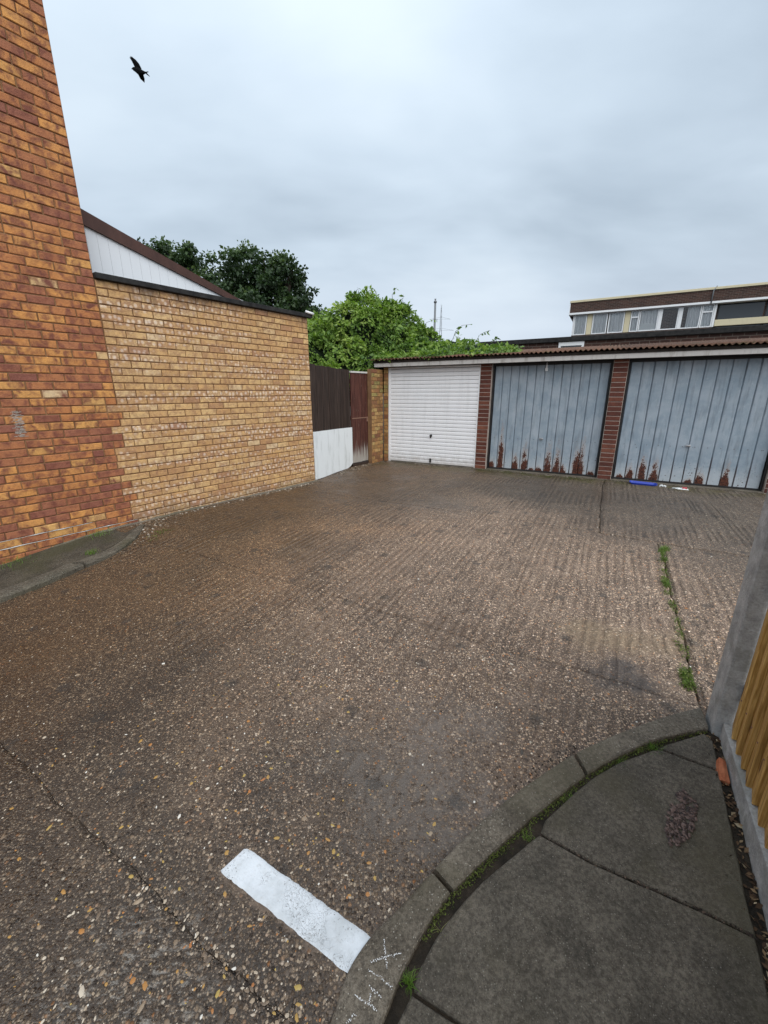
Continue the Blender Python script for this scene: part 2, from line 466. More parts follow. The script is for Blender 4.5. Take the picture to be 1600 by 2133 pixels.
    hp = mth(t, 'ADD', mth(t, 'MULTIPLY', mth(t, 'MULTIPLY', m1, smooth(t, v1.outputs['Distance'], 0.6, 0.1)), 0.9),
             mth(t, 'MULTIPLY', mth(t, 'MULTIPLY', m2, smooth(t, v2.outputs['Distance'], 0.6, 0.1)), 0.5))
    hh = mth(t, 'ADD', mth(t, 'ADD', hp, mth(t, 'MULTIPLY', fine, 0.5)), mth(t, 'MULTIPLY', ridge, 2.3))
    setp(t, b, col=col, rough=rough_, spec=0.60, normal=bump(t, hh, 1.0, 0.008))
    return m

def mat_wood(name, c0, c1, rough=0.7, grain=60.0, raw=None, raw_h=0.0, axis='z', knots=False, spec=0.3):
    m, t, b = new_mat(name)
    p = pos(t)
    tone = attr(t, 'tone')
    sh = nd(t, 'ShaderNodeCombineXYZ', {'X': mth(t, 'MULTIPLY', tone, 31.0), 'Y': mth(t, 'MULTIPLY', tone, 17.0), 'Z': mth(t, 'MULTIPLY', tone, 5.0)}).outputs[0]
    pp = nd(t, 'ShaderNodeVectorMath', {0: p, 1: sh}, operation='ADD').outputs[0]
    g = noise(t, mapping(t, pp, (1, 1, 0.045)), grain, 5.0, 0.6, 0.6)
    g2 = noise(t, mapping(t, pp, (1, 1, 0.12)), grain * 0.28, 3.0, 0.5, 0.8)
    col = mix(t, smooth(t, g, 0.32, 0.70), c0, c1)
    col = mix(t, mth(t, 'MULTIPLY', smooth(t, g2, 0.4, 0.62), 0.65), col, mix(t, 1.0, col, (0.62, 0.56, 0.5), 'MULTIPLY'))
    col = mix(t, mth(t, 'MULTIPLY_ADD', tone, 0.75, 0.0), col, mix(t, 1.0, col, (0.68, 0.62, 0.58), 'MULTIPLY'))
    if knots:
        vo = nd(t, 'ShaderNodeTexVoronoi', {'Vector': mapping(t, pp, (1, 1, 0.5)), 'Scale': 9.0}, feature='F1')
        kn = mth(t, 'MULTIPLY', smooth(t, vo.outputs['Distance'], 0.20, 0.09), 0.85)
        col = mix(t, kn, col, (0.09, 0.035, 0.012))
    if raw is not None:
        z = sep(t, p)[2]
        st = noise(t, mapping(t, pp, (1, 1, 0.05)), 40.0, 4.0, 0.6)
        rm = smooth(t, mth(t, 'SUBTRACT', mth(t, 'MULTIPLY_ADD', st, 0.9, raw_h - 0.45), z), -0.12, 0.16)
        col = mix(t, rm, col, raw)
        chips = smooth(t, noise(t, mapping(t, pp, (1, 1, 0.09)), 75.0, 4.0, 0.6), 0.64, 0.72)
        col = mix(t, mth(t, 'MULTIPLY', chips, 0.5), col, raw)
    setp(t, b, col=col, rough=rough, spec=spec, normal=bump(t, g, 0.45, 0.003))
    return m

def mat_door_paint():
    m, t, b = new_mat('grey_blue_door_paint')
    p = pos(t)
    o = objc(t)
    ox, oy, oz = sep(t, o)
    n1 = noise(t, p, 4.0, 5.0, 0.6)
    n2 = noise(t, p, 26.0, 5.0, 0.65)
    col = mix(t, smooth(t, n1, 0.3, 0.7), (0.235, 0.300, 0.360), (0.335, 0.390, 0.445))
    col = mix(t, mth(t, 'MULTIPLY', smooth(t, n2, 0.56, 0.70), 0.30), col, (0.43, 0.49, 0.54))
    st = noise(t, mapping(t, p, (1, 1, 0.12)), 18.0, 4.0, 0.6)
    col = mix(t, mth(t, 'MULTIPLY', smooth(t, st, 0.50, 0.70), 0.45), col, (0.14, 0.165, 0.19))
    st2 = noise(t, mapping(t, p, (1, 1, 0.25)), 7.0, 6.0, 0.7)
    col = mix(t, mth(t, 'MULTIPLY', smooth(t, st2, 0.52, 0.70), 0.35), col, (0.46, 0.51, 0.56))
    # chalky bloom towards the bottom where the paint has gone
    blo = mth(t, 'MULTIPLY', smooth(t, mth(t, 'ADD', oz, mth(t, 'MULTIPLY', n2, 0.5)), 0.62, 0.25), 0.55)
    col = mix(t, blo, col, (0.50, 0.53, 0.55))
    # rust: each panel has its own patch height and centre
    rh, rx = attr(t, 'rust_height'), attr(t, 'rust_centre')
    wob = mth(t, 'MULTIPLY', mth(t, 'SUBTRACT', noise(t, mapping(t, p, (1, 1, 0.42)), 15.0, 8.0, 0.80), 0.5), 4.6)
    wob = mth(t, 'ADD', wob, mth(t, 'MULTIPLY', mth(t, 'SUBTRACT', noise(t, p, 70.0, 3.0, 0.6), 0.5), 1.6))
    rel = mth(t, 'POWER', mth(t, 'DIVIDE', oz, mth(t, 'MAXIMUM', rh, 0.001)), 1.15)
    side = mth(t, 'POWER', mth(t, 'DIVIDE', mth(t, 'ABSOLUTE', mth(t, 'SUBTRACT', ox, rx)), 0.060), 2.0)
    val = mth(t, 'ADD', mth(t, 'ADD', rel, side), wob)
    rust = mth(t, 'MULTIPLY', smooth(t, val, 1.03, 0.93), smooth(t, rh, 0.01, 0.03))
    bleed = mth(t, 'MULTIPLY', mth(t, 'MULTIPLY', smooth(t, val, 1.9, 0.9), smooth(t, rh, 0.01, 0.05)), 0.42)
    col = mix(t, bleed, col, (0.36, 0.235, 0.165))
    edge = mth(t, 'MULTIPLY', smooth(t, mth(t, 'ABSOLUTE', mth(t, 'SUBTRACT', ox, 0.005)), 0.012, 0.004), smooth(t, mth(t, 'ADD', oz, mth(t, 'MULTIPLY', noise(t, p, 3.0, 3.0), 1.2)), 1.15, 0.75))
    col = mix(t, mth(t, 'MULTIPLY', edge, 0.8), col, (0.06, 0.025, 0.018))
    rc = mix(t, smooth(t, noise(t, p, 45.0, 5.0, 0.7), 0.35, 0.65), (0.022, 0.009, 0.008), (0.125, 0.040, 0.022))
    spots = mth(t, 'MULTIPLY', mth(t, 'MULTIPLY', smooth(t, noise(t, p, 42.0, 3.0, 0.6), 0.63, 0.66), smooth(t, oz, 0.45, 0.15)), smooth(t, noise(t, p, 6.0, 2.0), 0.45, 0.58))
    rust = mth(t, 'MAXIMUM', rust, spots)
    rim = mth(t, 'MULTIPLY', smooth(t, val, 1.22, 1.05), smooth(t, rh, 0.01, 0.03))
    col = mix(t, mth(t, 'MULTIPLY', rim, 0.40), col, (0.56, 0.55, 0.53))
    col = mix(t, rust, col, rc)
    # small chips
    vo = nd(t, 'ShaderNodeTexVoronoi', {'Vector': p, 'Scale': 11.0, 'Randomness': 1.0}, feature='F1')
    ch = mth(t, 'MULTIPLY', smooth(t, vo.outputs['Distance'], 0.075, 0.05), smooth(t, oz, 0.75, 0.5))
    col = mix(t, ch, col, (0.05, 0.03, 0.025))
    rg = mth(t, 'MULTIPLY_ADD', rust, 0.35, 0.52)
    hgt = mth(t, 'ADD', mth(t, 'MULTIPLY', rust, -0.6), mth(t, 'MULTIPLY', n2, 0.25))
    setp(t, b, col=col, rough=rg, spec=0.4, normal=bump(t, hgt, 0.5, 0.002))
    return m

def mat_simple(name, col, rough=0.5, spec=0.4, metal=0.0, var=0.12, vscale=9.0, dirt=None, dirt_amt=0.3, bstr=0.15):
    m, t, b = new_mat(name)
    p = pos(t)
    n1 = noise(t, p, vscale, 5.0, 0.6)
    n2 = noise(t, p, vscale * 9, 4.0, 0.6)
    c = mix(t, mth(t, 'MULTIPLY', n1, var * 2), col, tuple(x * 0.55 for x in col))
    if dirt is not None:
        st = noise(t, mapping(t, p, (1, 1, 0.2)), vscale * 1.7, 5.0, 0.65)
        c = mix(t, mth(t, 'MULTIPLY', smooth(t, st, 0.48, 0.72), dirt_amt), c, dirt)
    setp(t, b, col=c, rough=rough, spec=spec, metal=metal, normal=bump(t, mth(t, 'ADD', n1, mth(t, 'MULTIPLY', n2, 0.4)), bstr, 0.003))
    return m

def mat_leaf(name, stops, trans=0.35, rough=0.45):
    m = bpy.data.materials.new(name)
    m.use_nodes = True
    t = m.node_tree
    t.nodes.clear()
    o = t.nodes.new('ShaderNodeOutputMaterial')
    tone = attr(t, 'tone')
    col = ramp(t, tone, stops)
    pr = nd(t, 'ShaderNodeBsdfPrincipled', {'Base Color': col, 'Roughness': rough, 'Specular IOR Level': 0.35})
    tr = nd(t, 'ShaderNodeBsdfTranslucent', {'Color': mix(t, 1.0, col, (1.2, 1.35, 0.5), 'MULTIPLY')})
    mx = nd(t, 'ShaderNodeMixShader', {0: trans, 1: pr.outputs[0], 2: tr.outputs[0]})
    t.links.new(mx.outputs[0], o.inputs[0])
    return m

def mat_tone(name, stops, rough=0.6, spec=0.4):
    m, t, b = new_mat(name)
    c = ramp(t, attr(t, 'tone'), stops)
    n = noise(t, pos(t), 140.0, 3.0)
    c = mix(t, mth(t, 'MULTIPLY', n, 0.5), c, mix(t, 1.0, c, (0.6, 0.58, 0.55), 'MULTIPLY'))
    setp(t, b, col=c, rough=rough, spec=spec, normal=bump(t, n, 0.3, 0.002))
    return m

M = {}
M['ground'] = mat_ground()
M['soil'] = mat_rough('dark_soil', (0.020, 0.016, 0.012), (0.055, 0.042, 0.030), 14, 160, 0.95, 0.8, 0.01)
M['brick_house'] = mat_brick('burnt_orange_brick', [(0.0, (0.26, 0.098, 0.070)), (0.20, (0.36, 0.142, 0.078)), (0.45, (0.51, 0.210, 0.078)), (0.68, (0.66, 0.315, 0.098)),
                             (0.84, (0.66, 0.355, 0.115)), (0.94, (0.66, 0.42, 0.175)), (1.0, (0.68, 0.50, 0.30))], (0.20, 0.070, 0.048), None, 1.0, 13.0)
M['brick_yellow'] = mat_brick('yellow_stock_brick', [(0.0, (0.42, 0.230, 0.125)), (0.15, (0.55, 0.325, 0.145)), (0.5, (0.65, 0.415, 0.188)), (0.85, (0.69, 0.465, 0.22)), (1.0, (0.69, 0.52, 0.32))],
                              (0.33, 0.175, 0.100), (0.82, 0.70, 0.63), 0.75, 19.0, rough=0.60)
M['brick_red'] = mat_brick('dark_red_brick', [(0.0, (0.095, 0.032, 0.024)), (0.5, (0.150, 0.050, 0.034)), (1.0, (0.225, 0.085, 0.052))], (0.06, 0.024, 0.02), None, 0.5)
M['brick_stub'] = mat_brick('mossy_yellow_brick', [(0.0, (0.24, 0.10, 0.055)), (0.4, (0.42, 0.225, 0.085)), (0.8, (0.52, 0.32, 0.13)), (1.0, (0.33, 0.27, 0.10))], (0.10, 0.075, 0.03), None, 0.6)
M['mortar_warm'] = mat_rough('warm_mortar', (0.19, 0.105, 0.055), (0.28, 0.165, 0.082), 6, 150, 0.95, 0.6, 0.004)
M['mortar_dark'] = mat_rough('brown_mortar', (0.20, 0.105, 0.055), (0.34, 0.195, 0.10), 6, 150, 0.95, 0.6, 0.004)
M['mortar_pale'] = mat_rough('pale_mortar', (0.36, 0.30, 0.26), (0.52, 0.45, 0.40), 6, 150, 0.95, 0.5, 0.003)
M['felt'] = mat_rough('black_roofing_felt', (0.016, 0.016, 0.017), (0.040, 0.039, 0.038), 12, 220, 0.85, 0.5, 0.003)
M['cladding'] = mat_simple('white_plastic_cladding', (0.76, 0.79, 0.83), 0.35, 0.45, 0, 0.06, 3.0, bstr=0.05)
M['barge'] = mat_rough('brown_bargeboard_paint', (0.060, 0.026, 0.020), (0.085, 0.038, 0.029), 7, 90, 0.6, 0.25, 0.002, spec=0.35, stretch=(1, 1, 0.3))
M['fence_brown'] = mat_wood('dark_brown_fence_timber', (0.026, 0.017, 0.013), (0.072, 0.046, 0.036), 0.75, 55)
M['gate_wood'] = mat_wood('faded_red_brown_gate', (0.060, 0.020, 0.015), (0.135, 0.050, 0.036), 0.75, 60, (0.34, 0.31, 0.275), 0.30)
M['gate_post'] = mat_wood('red_brown_gate_post', (0.14, 0.038, 0.022), (0.24, 0.070, 0.040), 0.7, 50)
M['timber'] = mat_wood('orange_fence_timber', (0.42, 0.235, 0.060), (0.78, 0.505, 0.180), 0.70, 130, knots=True)
M['white_board'] = mat_simple('white_painted_board', (0.80, 0.83, 0.84), 0.60, 0.3, 0, 0.10, 5.0, (0.36, 0.38, 0.36), 0.45, 0.25)
def mat_white_door():
    m, t, b = new_mat('white_door_enamel')
    p = pos(t)
    z = sep(t, p)[2]
    st = noise(t, mapping(t, p, (1, 1, 0.12)), 9.0, 5.0, 0.65)
    c = mix(t, mth(t, 'MULTIPLY', smooth(t, st, 0.45, 0.70), 0.24), (0.88, 0.88, 0.90), (0.62, 0.62, 0.63))
    mud = mth(t, 'MULTIPLY', smooth(t, mth(t, 'ADD', z, mth(t, 'MULTIPLY', noise(t, p, 12.0, 6.0, 0.7), 0.40)), 0.46, 0.16), 0.60)
    c = mix(t, mud, c, (0.42, 0.37, 0.32))
    setp(t, b, col=c, rough=0.36, spec=0.45)
    return m
M['white_door'] = mat_white_door()
M['door_paint'] = mat_door_paint()
M['black'] = mat_simple('black_frame_paint', (0.022, 0.021, 0.022), 0.5, 0.35, 0, 0.2, 12.0, (0.06, 0.035, 0.025), 0.3)
M['fascia'] = mat_simple('weathered_white_fascia', (0.60, 0.575, 0.55), 0.55, 0.3, 0, 0.1, 6.0, (0.17, 0.135, 0.105), 0.55, 0.15)
M['roof'] = mat_rough('brown_corrugated_roof', (0.085, 0.042, 0.030), (0.22, 0.120, 0.080), 9, 80, 0.9, 0.7, 0.008, (0.060, 0.056, 0.024))
M['roof_edge'] = mat_rough('roof_underside_shade', (0.020, 0.016, 0.014), (0.045, 0.036, 0.030), 9, 80, 0.9, 0.5, 0.006)  # near-black tone painted for the shade beneath the roof edge
M['metal'] = mat_simple('galvanised_metal', (0.42, 0.42, 0.43), 0.4, 0.5, 0.8, 0.2, 20.0)
M['rust_metal'] = mat_simple('rusty_metal', (0.30, 0.17, 0.12), 0.7, 0.4, 0.2, 0.4, 30.0)
M['concrete_post'] = mat_rough('pale_concrete', (0.33, 0.33, 0.325), (0.52, 0.52, 0.51), 14, 110, 0.9, 1.0, 0.005, (0.27, 0.27, 0.25))
M['kerb'] = None
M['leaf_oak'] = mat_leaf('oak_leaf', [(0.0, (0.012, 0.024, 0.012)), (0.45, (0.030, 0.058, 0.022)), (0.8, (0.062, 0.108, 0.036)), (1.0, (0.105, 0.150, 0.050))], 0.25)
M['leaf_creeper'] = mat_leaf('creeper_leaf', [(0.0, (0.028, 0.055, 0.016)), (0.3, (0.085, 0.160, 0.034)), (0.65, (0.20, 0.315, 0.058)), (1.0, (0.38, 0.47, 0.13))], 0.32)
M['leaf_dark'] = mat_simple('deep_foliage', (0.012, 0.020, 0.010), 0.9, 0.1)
M['grass'] = mat_leaf('weed_blade', [(0.0, (0.050, 0.095, 0.016)), (0.6, (0.14, 0.26, 0.035)), (1.0, (0.33, 0.32, 0.13))], 0.3)
M['moss'] = mat_leaf('moss', [(0.0, (0.045, 0.048, 0.011)), (0.6, (0.115, 0.150, 0.026)), (1.0, (0.20, 0.24, 0.05))], 0.1, 0.8)
M['bark'] = mat_rough('bark', (0.030, 0.024, 0.019), (0.075, 0.060, 0.045), 12, 60, 0.95, 0.8, 0.01)
M['pebble'] = mat_tone('pebbles', [(0.0, (0.045, 0.036, 0.028)), (0.30, (0.14, 0.10, 0.070)), (0.55, (0.25, 0.18, 0.12)), (0.74, (0.42, 0.32, 0.22)), (0.84, (0.66, 0.57, 0.45)),
                       (0.90, (0.46, 0.17, 0.05)), (0.95, (0.50, 0.36, 0.10)), (1.0, (0.84, 0.80, 0.72))], 0.42, 0.5)
M['line'] = None
M['cream'] = mat_simple('cream_panel', (0.70, 0.62, 0.42), 0.6, 0.3, 0, 0.1, 4.0, (0.42, 0.36, 0.25), 0.25)
M['trim'] = mat_simple('white_window_frame', (0.86, 0.87, 0.88), 0.4, 0.4, 0, 0.05, 5.0)
M['curtain'] = mat_simple('grey_net_curtain', (0.90, 0.91, 0.93), 0.9, 0.1, 0, 0.2, 4.0)
M['blue'] = mat_simple('blue_plastic', (0.020, 0.055, 0.42), 0.35, 0.5, 0, 0.1, 10.0)
M['white_plastic'] = mat_simple('white_plastic', (0.78, 0.80, 0.80), 0.35, 0.5, 0, 0.1, 10.0)
M['red_plastic'] = mat_simple('red_plastic', (0.50, 0.05, 0.06), 0.4, 0.5)
M['terracotta'] = mat_rough('terracotta', (0.42, 0.13, 0.060), (0.55, 0.20, 0.10), 20, 140, 0.8, 0.5, 0.002)
M['feather'] = mat_simple('black_feathers', (0.004, 0.004, 0.005), 0.8, 0.1)
M['grey_metal'] = mat_simple('grey_painted_steel', (0.17, 0.18, 0.19), 0.6, 0.4)
M['chalk'] = mat_simple('chalk', (0.82, 0.82, 0.82), 0.95, 0.1)
M['leaf_litter'] = mat_tone('dead_leaves', [(0.0, (0.035, 0.022, 0.015)), (0.5, (0.12, 0.07, 0.04)), (0.8, (0.30, 0.20, 0.11)), (1.0, (0.50, 0.41, 0.27))], 0.8, 0.2)

def mat_kerb(name, c0, c1, moss, specks=0.5, sscale=260.0):
    m, t, b = new_mat(name)
    p = pos(t)
    n1 = noise(t, p, 5.0, 5.0, 0.6)
    n2 = noise(t, p, 260.0, 3.0, 0.6)
    n3 = noise(t, p, 1.7, 4.0, 0.6)
    col = mix(t, smooth(t, n1, 0.3, 0.7), c0, c1)
    col = mix(t, mth(t, 'MULTIPLY', smooth(t, n2, 0.42, 0.68), 0.55), col, mix(t, 1.0, col, (0.45, 0.43, 0.40), 'MULTIPLY'))
    n7 = noise(t, p, 75.0, 6.0, 0.75)
    col = mix(t, smooth(t, n7, 0.36, 0.64), mix(t, 1.0, col, (0.62, 0.60, 0.58), 'MULTIPLY'), mix(t, 1.0, col, (1.40, 1.38, 1.34), 'MULTIPLY'))
    vo = nd(t, 'ShaderNodeTexVoronoi', {'Vector': p, 'Scale': sscale, 'Randomness': 1.0}, feature='F1')
    hs = nd(t, 'ShaderNodeSeparateColor', {0: vo.outputs['Color']}).outputs
    sp = mth(t, 'MULTIPLY', smooth(t, vo.outputs['Distance'], 0.42, 0.28), smooth(t, hs[1], 0.66, 0.74))
    col = mix(t, mth(t, 'MULTIPLY', sp, specks), col, ramp(t, hs[0], [(0, (0.10, 0.085, 0.07)), (0.6, (0.34, 0.29, 0.22)), (1, (0.62, 0.58, 0.50))]))
    col = mix(t, mth(t, 'MULTIPLY', smooth(t, n3, 0.45, 0.65), 0.65), col, moss)
    # weather stains
    n5 = noise(t, p, 2.6, 4.0, 0.7, 0.6)
    col = mix(t, mth(t, 'MULTIPLY', smooth(t, n5, 0.52, 0.66), 0.45), col, mix(t, 1.0, col, (0.55, 0.54, 0.52), 'MULTIPLY'))
    h = mth(t, 'ADD', n2, mth(t, 'MULTIPLY', sp, 0.8))
    setp(t, b, col=col, rough=0.82, spec=0.35, normal=bump(t, mth(t, 'ADD', h, mth(t, 'MULTIPLY', noise(t, p, 40.0, 5.0, 0.7), 1.2)), 0.9, 0.004))
    return m
M['kerb'] = mat_kerb('weathered_kerb_concrete', (0.120, 0.103, 0.082), (0.205, 0.178, 0.143), (0.100, 0.088, 0.054), 0.75, 150.0)
M['mossy_strip'] = mat_kerb('mossy_dirty_concrete', (0.050, 0.044, 0.034), (0.098, 0.086, 0.066), (0.058, 0.056, 0.026), 0.5, 170.0)
M['mossy_kerb'] = mat_kerb('mossy_kerb_concrete', (0.085, 0.076, 0.060), (0.150, 0.132, 0.105), (0.070, 0.066, 0.036), 0.6, 150.0)
M['paving'] = mat_kerb('damp_paving_concrete', (0.082, 0.073, 0.060), (0.150, 0.132, 0.108), (0.096, 0.082, 0.050), 0.34, 190.0)

def mat_line():
    m, t, b = new_mat('white_road_paint')
    p = pos(t)
    n1 = noise(t, p, 9.0, 4.0, 0.6)
    n2 = noise(t, p, 130.0, 4.0, 0.6)
    v = nd(t, 'ShaderNodeTexVoronoi', {'Vector': nd(t, 'ShaderNodeVectorMath', {0: p, 1: noise(t, p, 14.0, 3.0, 0.6, 0, 1)}, operation='ADD').outputs[0], 'Scale': 11.0},
           feature='DISTANCE_TO_EDGE')
    crack = mth(t, 'MULTIPLY', smooth(t, v.outputs['Distance'], 0.022, 0.006), smooth(t, noise(t, p, 7.0, 3.0), 0.44, 0.56))
    pits = mth(t, 'MULTIPLY', smooth(t, noise(t, p, 190.0, 3.0, 0.6), 0.62, 0.70), smooth(t, noise(t, p, 10.0, 3.0), 0.46, 0.62))
    bad = mth(t, 'MAXIMUM', crack, pits, clamp=True)
    col = mix(t, smooth(t, n1, 0.35, 0.7), (0.74, 0.78, 0.82), (0.54, 0.57, 0.59))
    grub = smooth(t, noise(t, p, 45.0, 5.0, 0.7), 0.55, 0.75)
    col = mix(t, mth(t, 'MULTIPLY', grub, 0.40), col, (0.38, 0.36, 0.34))
    col = mix(t, mth(t, 'MULTIPLY', bad, 0.85), col, (0.12, 0.10, 0.085))
    h = mth(t, 'SUBTRACT', mth(t, 'MULTIPLY', n2, 0.6), bad)
    setp(t, b, col=col, rough=0.6, spec=0.35, normal=bump(t, h, 0.6, 0.003))
    return m
M['line'] = mat_line()

def mat_glass(name, col=(0.03, 0.036, 0.042)):
    m, t, b = new_mat(name)
    setp(t, b, col=col, rough=0.06, spec=0.6)
    return m
M['glass_dark'] = mat_glass('dark_window_glass')
def mat_clear():
    m = bpy.data.materials.new('clear_window_glass')
    m.use_nodes = True
    t = m.node_tree
    t.nodes.clear()
    o = t.nodes.new('ShaderNodeOutputMaterial')
    fr = nd(t, 'ShaderNodeFresnel', {'IOR': 1.5})
    a = nd(t, 'ShaderNodeBsdfTransparent', {'Color': (0.97, 0.98, 0.98, 1)})
    g = nd(t, 'ShaderNodeBsdfGlossy', {'Roughness': 0.03})
    mx = nd(t, 'ShaderNodeMixShader', {0: fr.outputs[0], 1: a.outputs[0], 2: g.outputs[0]})
    t.links.new(mx.outputs[0], o.inputs[0])
    return m
M['glass'] = mat_clear()

def mat_far_brick():
    m, t, b = new_mat('far_brown_brick')
    p = objc(t)
    x, y, z = sep(t, p)
    v = nd(t, 'ShaderNodeCombineXYZ', {'X': x, 'Y': z, 'Z': 0.0}).outputs[0]
    br = nd(t, 'ShaderNodeTexBrick', {'Vector': v, 'Color1': c4((0.052, 0.030, 0.026)), 'Color2': c4((0.098, 0.052, 0.041)), 'Mortar': c4((0.17, 0.145, 0.125)),
            'Scale': 1.0, 'Mortar Size': 0.007, 'Mortar Smooth': 0.2, 'Bias': 0.0, 'Brick Width': 0.225, 'Row Height': 0.075})
    n = noise(t, p, 2.0, 4.0)
    col = mix(t, mth(t, 'MULTIPLY', n, 0.5), br.outputs['Color'], mix(t, 1.0, br.outputs['Color'], (0.6, 0.55, 0.5), 'MULTIPLY'))
    setp(t, b, col=col, rough=0.9, spec=0.2, normal=bump(t, br.outputs['Fac'], -0.4, 0.006))
    return m
M['far_brick'] = mat_far_brick()

# ------------------------------------------------------------------ ground and concrete bays
def ground_sheet():
    xs = np.concatenate([[-600, -250, -100, -50, -25, -14], np.linspace(-9, 9, 61), [14, 25, 50, 100, 250, 600]])
    ysv = np.concatenate([[-600, -200, -60, -20, -8], np.linspace(-3, 12, 61), [16, 25, 50, 100, 250, 600, 1200]])
    X, Y = np.meshgrid(xs, ysv)
    Z = zg(np.clip(Y, -3, 50), X) - 0.045 + 0.012 * (vnoise(np.stack([X * 7, Y * 7, X * 0], -1)) - 0.5)
    v = np.stack([X, Y, Z], -1).reshape(-1, 3)
    nx, ny = len(xs), len(ysv)
    f = [(j * nx + i, j * nx + i + 1, (j + 1) * nx + i + 1, (j + 1) * nx + i) for j in range(ny - 1) for i in range(nx - 1)]
    return tag(mesh_obj('ground', v, f, M['soil'], None, True), kind='structure')
ground = ground_sheet()

yard = tag(empty('yard'), kind='structure')
def relief(x, y):
    P = np.stack([x, y, x * 0], -1)
    return 0.014 * (vnoise(P * 1.3) - 0.5) + 0.006 * (vnoise(P * 6 + 9) - 0.5) + 0.0035 * (vnoise(P * 22 + 5) - 0.5)

def bay(s0, s1, n0, n1, step, lift=0.0):
    ns, nn = max(2, int((s1 - s0) / step)), max(2, int((n1 - n0) / step))
    S, N_ = np.meshgrid(np.linspace(s0, s1, ns), np.linspace(n0, n1, nn))
    ed = np.minimum(np.minimum(S - s0, s1 - S), np.minimum(N_ - n0, n1 - N_))
    # ragged edges: rows that lie on the border wander by a few millimetres
    wob = 0.014 * (vnoise(np.stack([S * 16, N_ * 16, S * 0 + 3], -1)) - 0.5) + 0.045 * (vnoise(np.stack([S * 2.4, N_ * 2.4, S * 0 + 8], -1)) - 0.5)
    S2, N2 = S + wob * (ed < step * 1.5), N_ + wob * (ed < step * 1.5)
    X = S2 * GG.x + N2 * GN.x
    Y = S2 * GG.y + N2 * GN.y
    Z = zg(Y, X) + relief(X, Y) + lift - 0.004 * (ed < 1e-6) * vnoise(np.stack([S * 2.2, N_ * 2.2, S * 0 + 5], -1))
    v = np.stack([X, Y, Z], -1).reshape(-1, 3)
    f = [(j * ns + i, j * ns + i + 1, (j + 1) * ns + i + 1, (j + 1) * ns + i) for j in range(nn - 1) for i in range(ns - 1)]
    # skirt
    ring = [i for i in range(ns)] + [j * ns + ns - 1 for j in range(1, nn)] + [(nn - 1) * ns + i for i in range(ns - 2, -1, -1)] + [j * ns for j in range(nn - 2, 0, -1)]
    base = len(v)
    v = np.concatenate([v, v[ring] - np.array([0, 0, 0.05])])
    m = len(ring)
    f += [(ring[(k + 1) % m], ring[k], base + k, base + (k + 1) % m) for k in range(m)]
    return mesh_obj('concrete_bay', v, f, M['ground'], yard, True)
gp = 0.0035
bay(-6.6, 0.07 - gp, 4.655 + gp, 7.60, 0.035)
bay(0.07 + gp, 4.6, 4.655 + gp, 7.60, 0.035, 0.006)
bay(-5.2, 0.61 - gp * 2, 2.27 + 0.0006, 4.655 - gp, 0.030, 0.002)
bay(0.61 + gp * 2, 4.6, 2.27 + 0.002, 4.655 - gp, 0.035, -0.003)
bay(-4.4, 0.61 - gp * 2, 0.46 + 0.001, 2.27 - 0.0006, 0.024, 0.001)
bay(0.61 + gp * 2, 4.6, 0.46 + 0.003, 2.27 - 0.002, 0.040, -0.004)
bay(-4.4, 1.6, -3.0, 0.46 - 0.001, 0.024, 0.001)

def gz(x, y):
    a, b_ = np.array([x], float), np.array([y], float)
    return float(zg(b_, a)[0] + relief(a, b_)[0])

# loose and embedded pebbles
def pebbles(name, pts, size, tone, mat, flat=0.45, parent=None, sink=0.35, shade=True):
    n = len(pts)
    ang = rng.random(n) * 6.28
    el = 0.6 + rng.random(n) * 0.8
    base = np.array([(1, 0, 0), (0.45, 0.85, 0), (-0.6, 0.75, 0), (-1, -0.1, 0), (-0.35, -0.9, 0), (0.6, -0.7, 0), (0.1, 0.05, 1), (0, 0, -1)], float)
    fc = [(0, 1, 6), (1, 2, 6), (2, 3, 6), (3, 4, 6), (4, 5, 6), (5, 0, 6)]
    V = np.repeat(base[None], n, 0) * (0.8 + 0.4 * rng.random((n, 8, 3)))
    V[..., 0] *= (size * el)[:, None]
    V[..., 1] *= (size / el)[:, None]
    V[..., 2] *= (size * flat)[:, None]
    ca, sa = np.cos(ang)[:, None], np.sin(ang)[:, None]
    x = V[..., 0] * ca - V[..., 1] * sa
    y = V[..., 0] * sa + V[..., 1] * ca
    P = np.stack([x + pts[:, 0:1], y + pts[:, 1:2], V[..., 2] + pts[:, 2:3] + (size * flat * (0.5 - sink))[:, None]], -1)[:, :7]
    F = (np.array(fc)[None] + (np.arange(n) * 7)[:, None, None]).reshape(-1, 3)
    return mesh_obj(name, P.reshape(-1, 3), F, mat, parent, shade, tone=np.repeat(tone, 7))

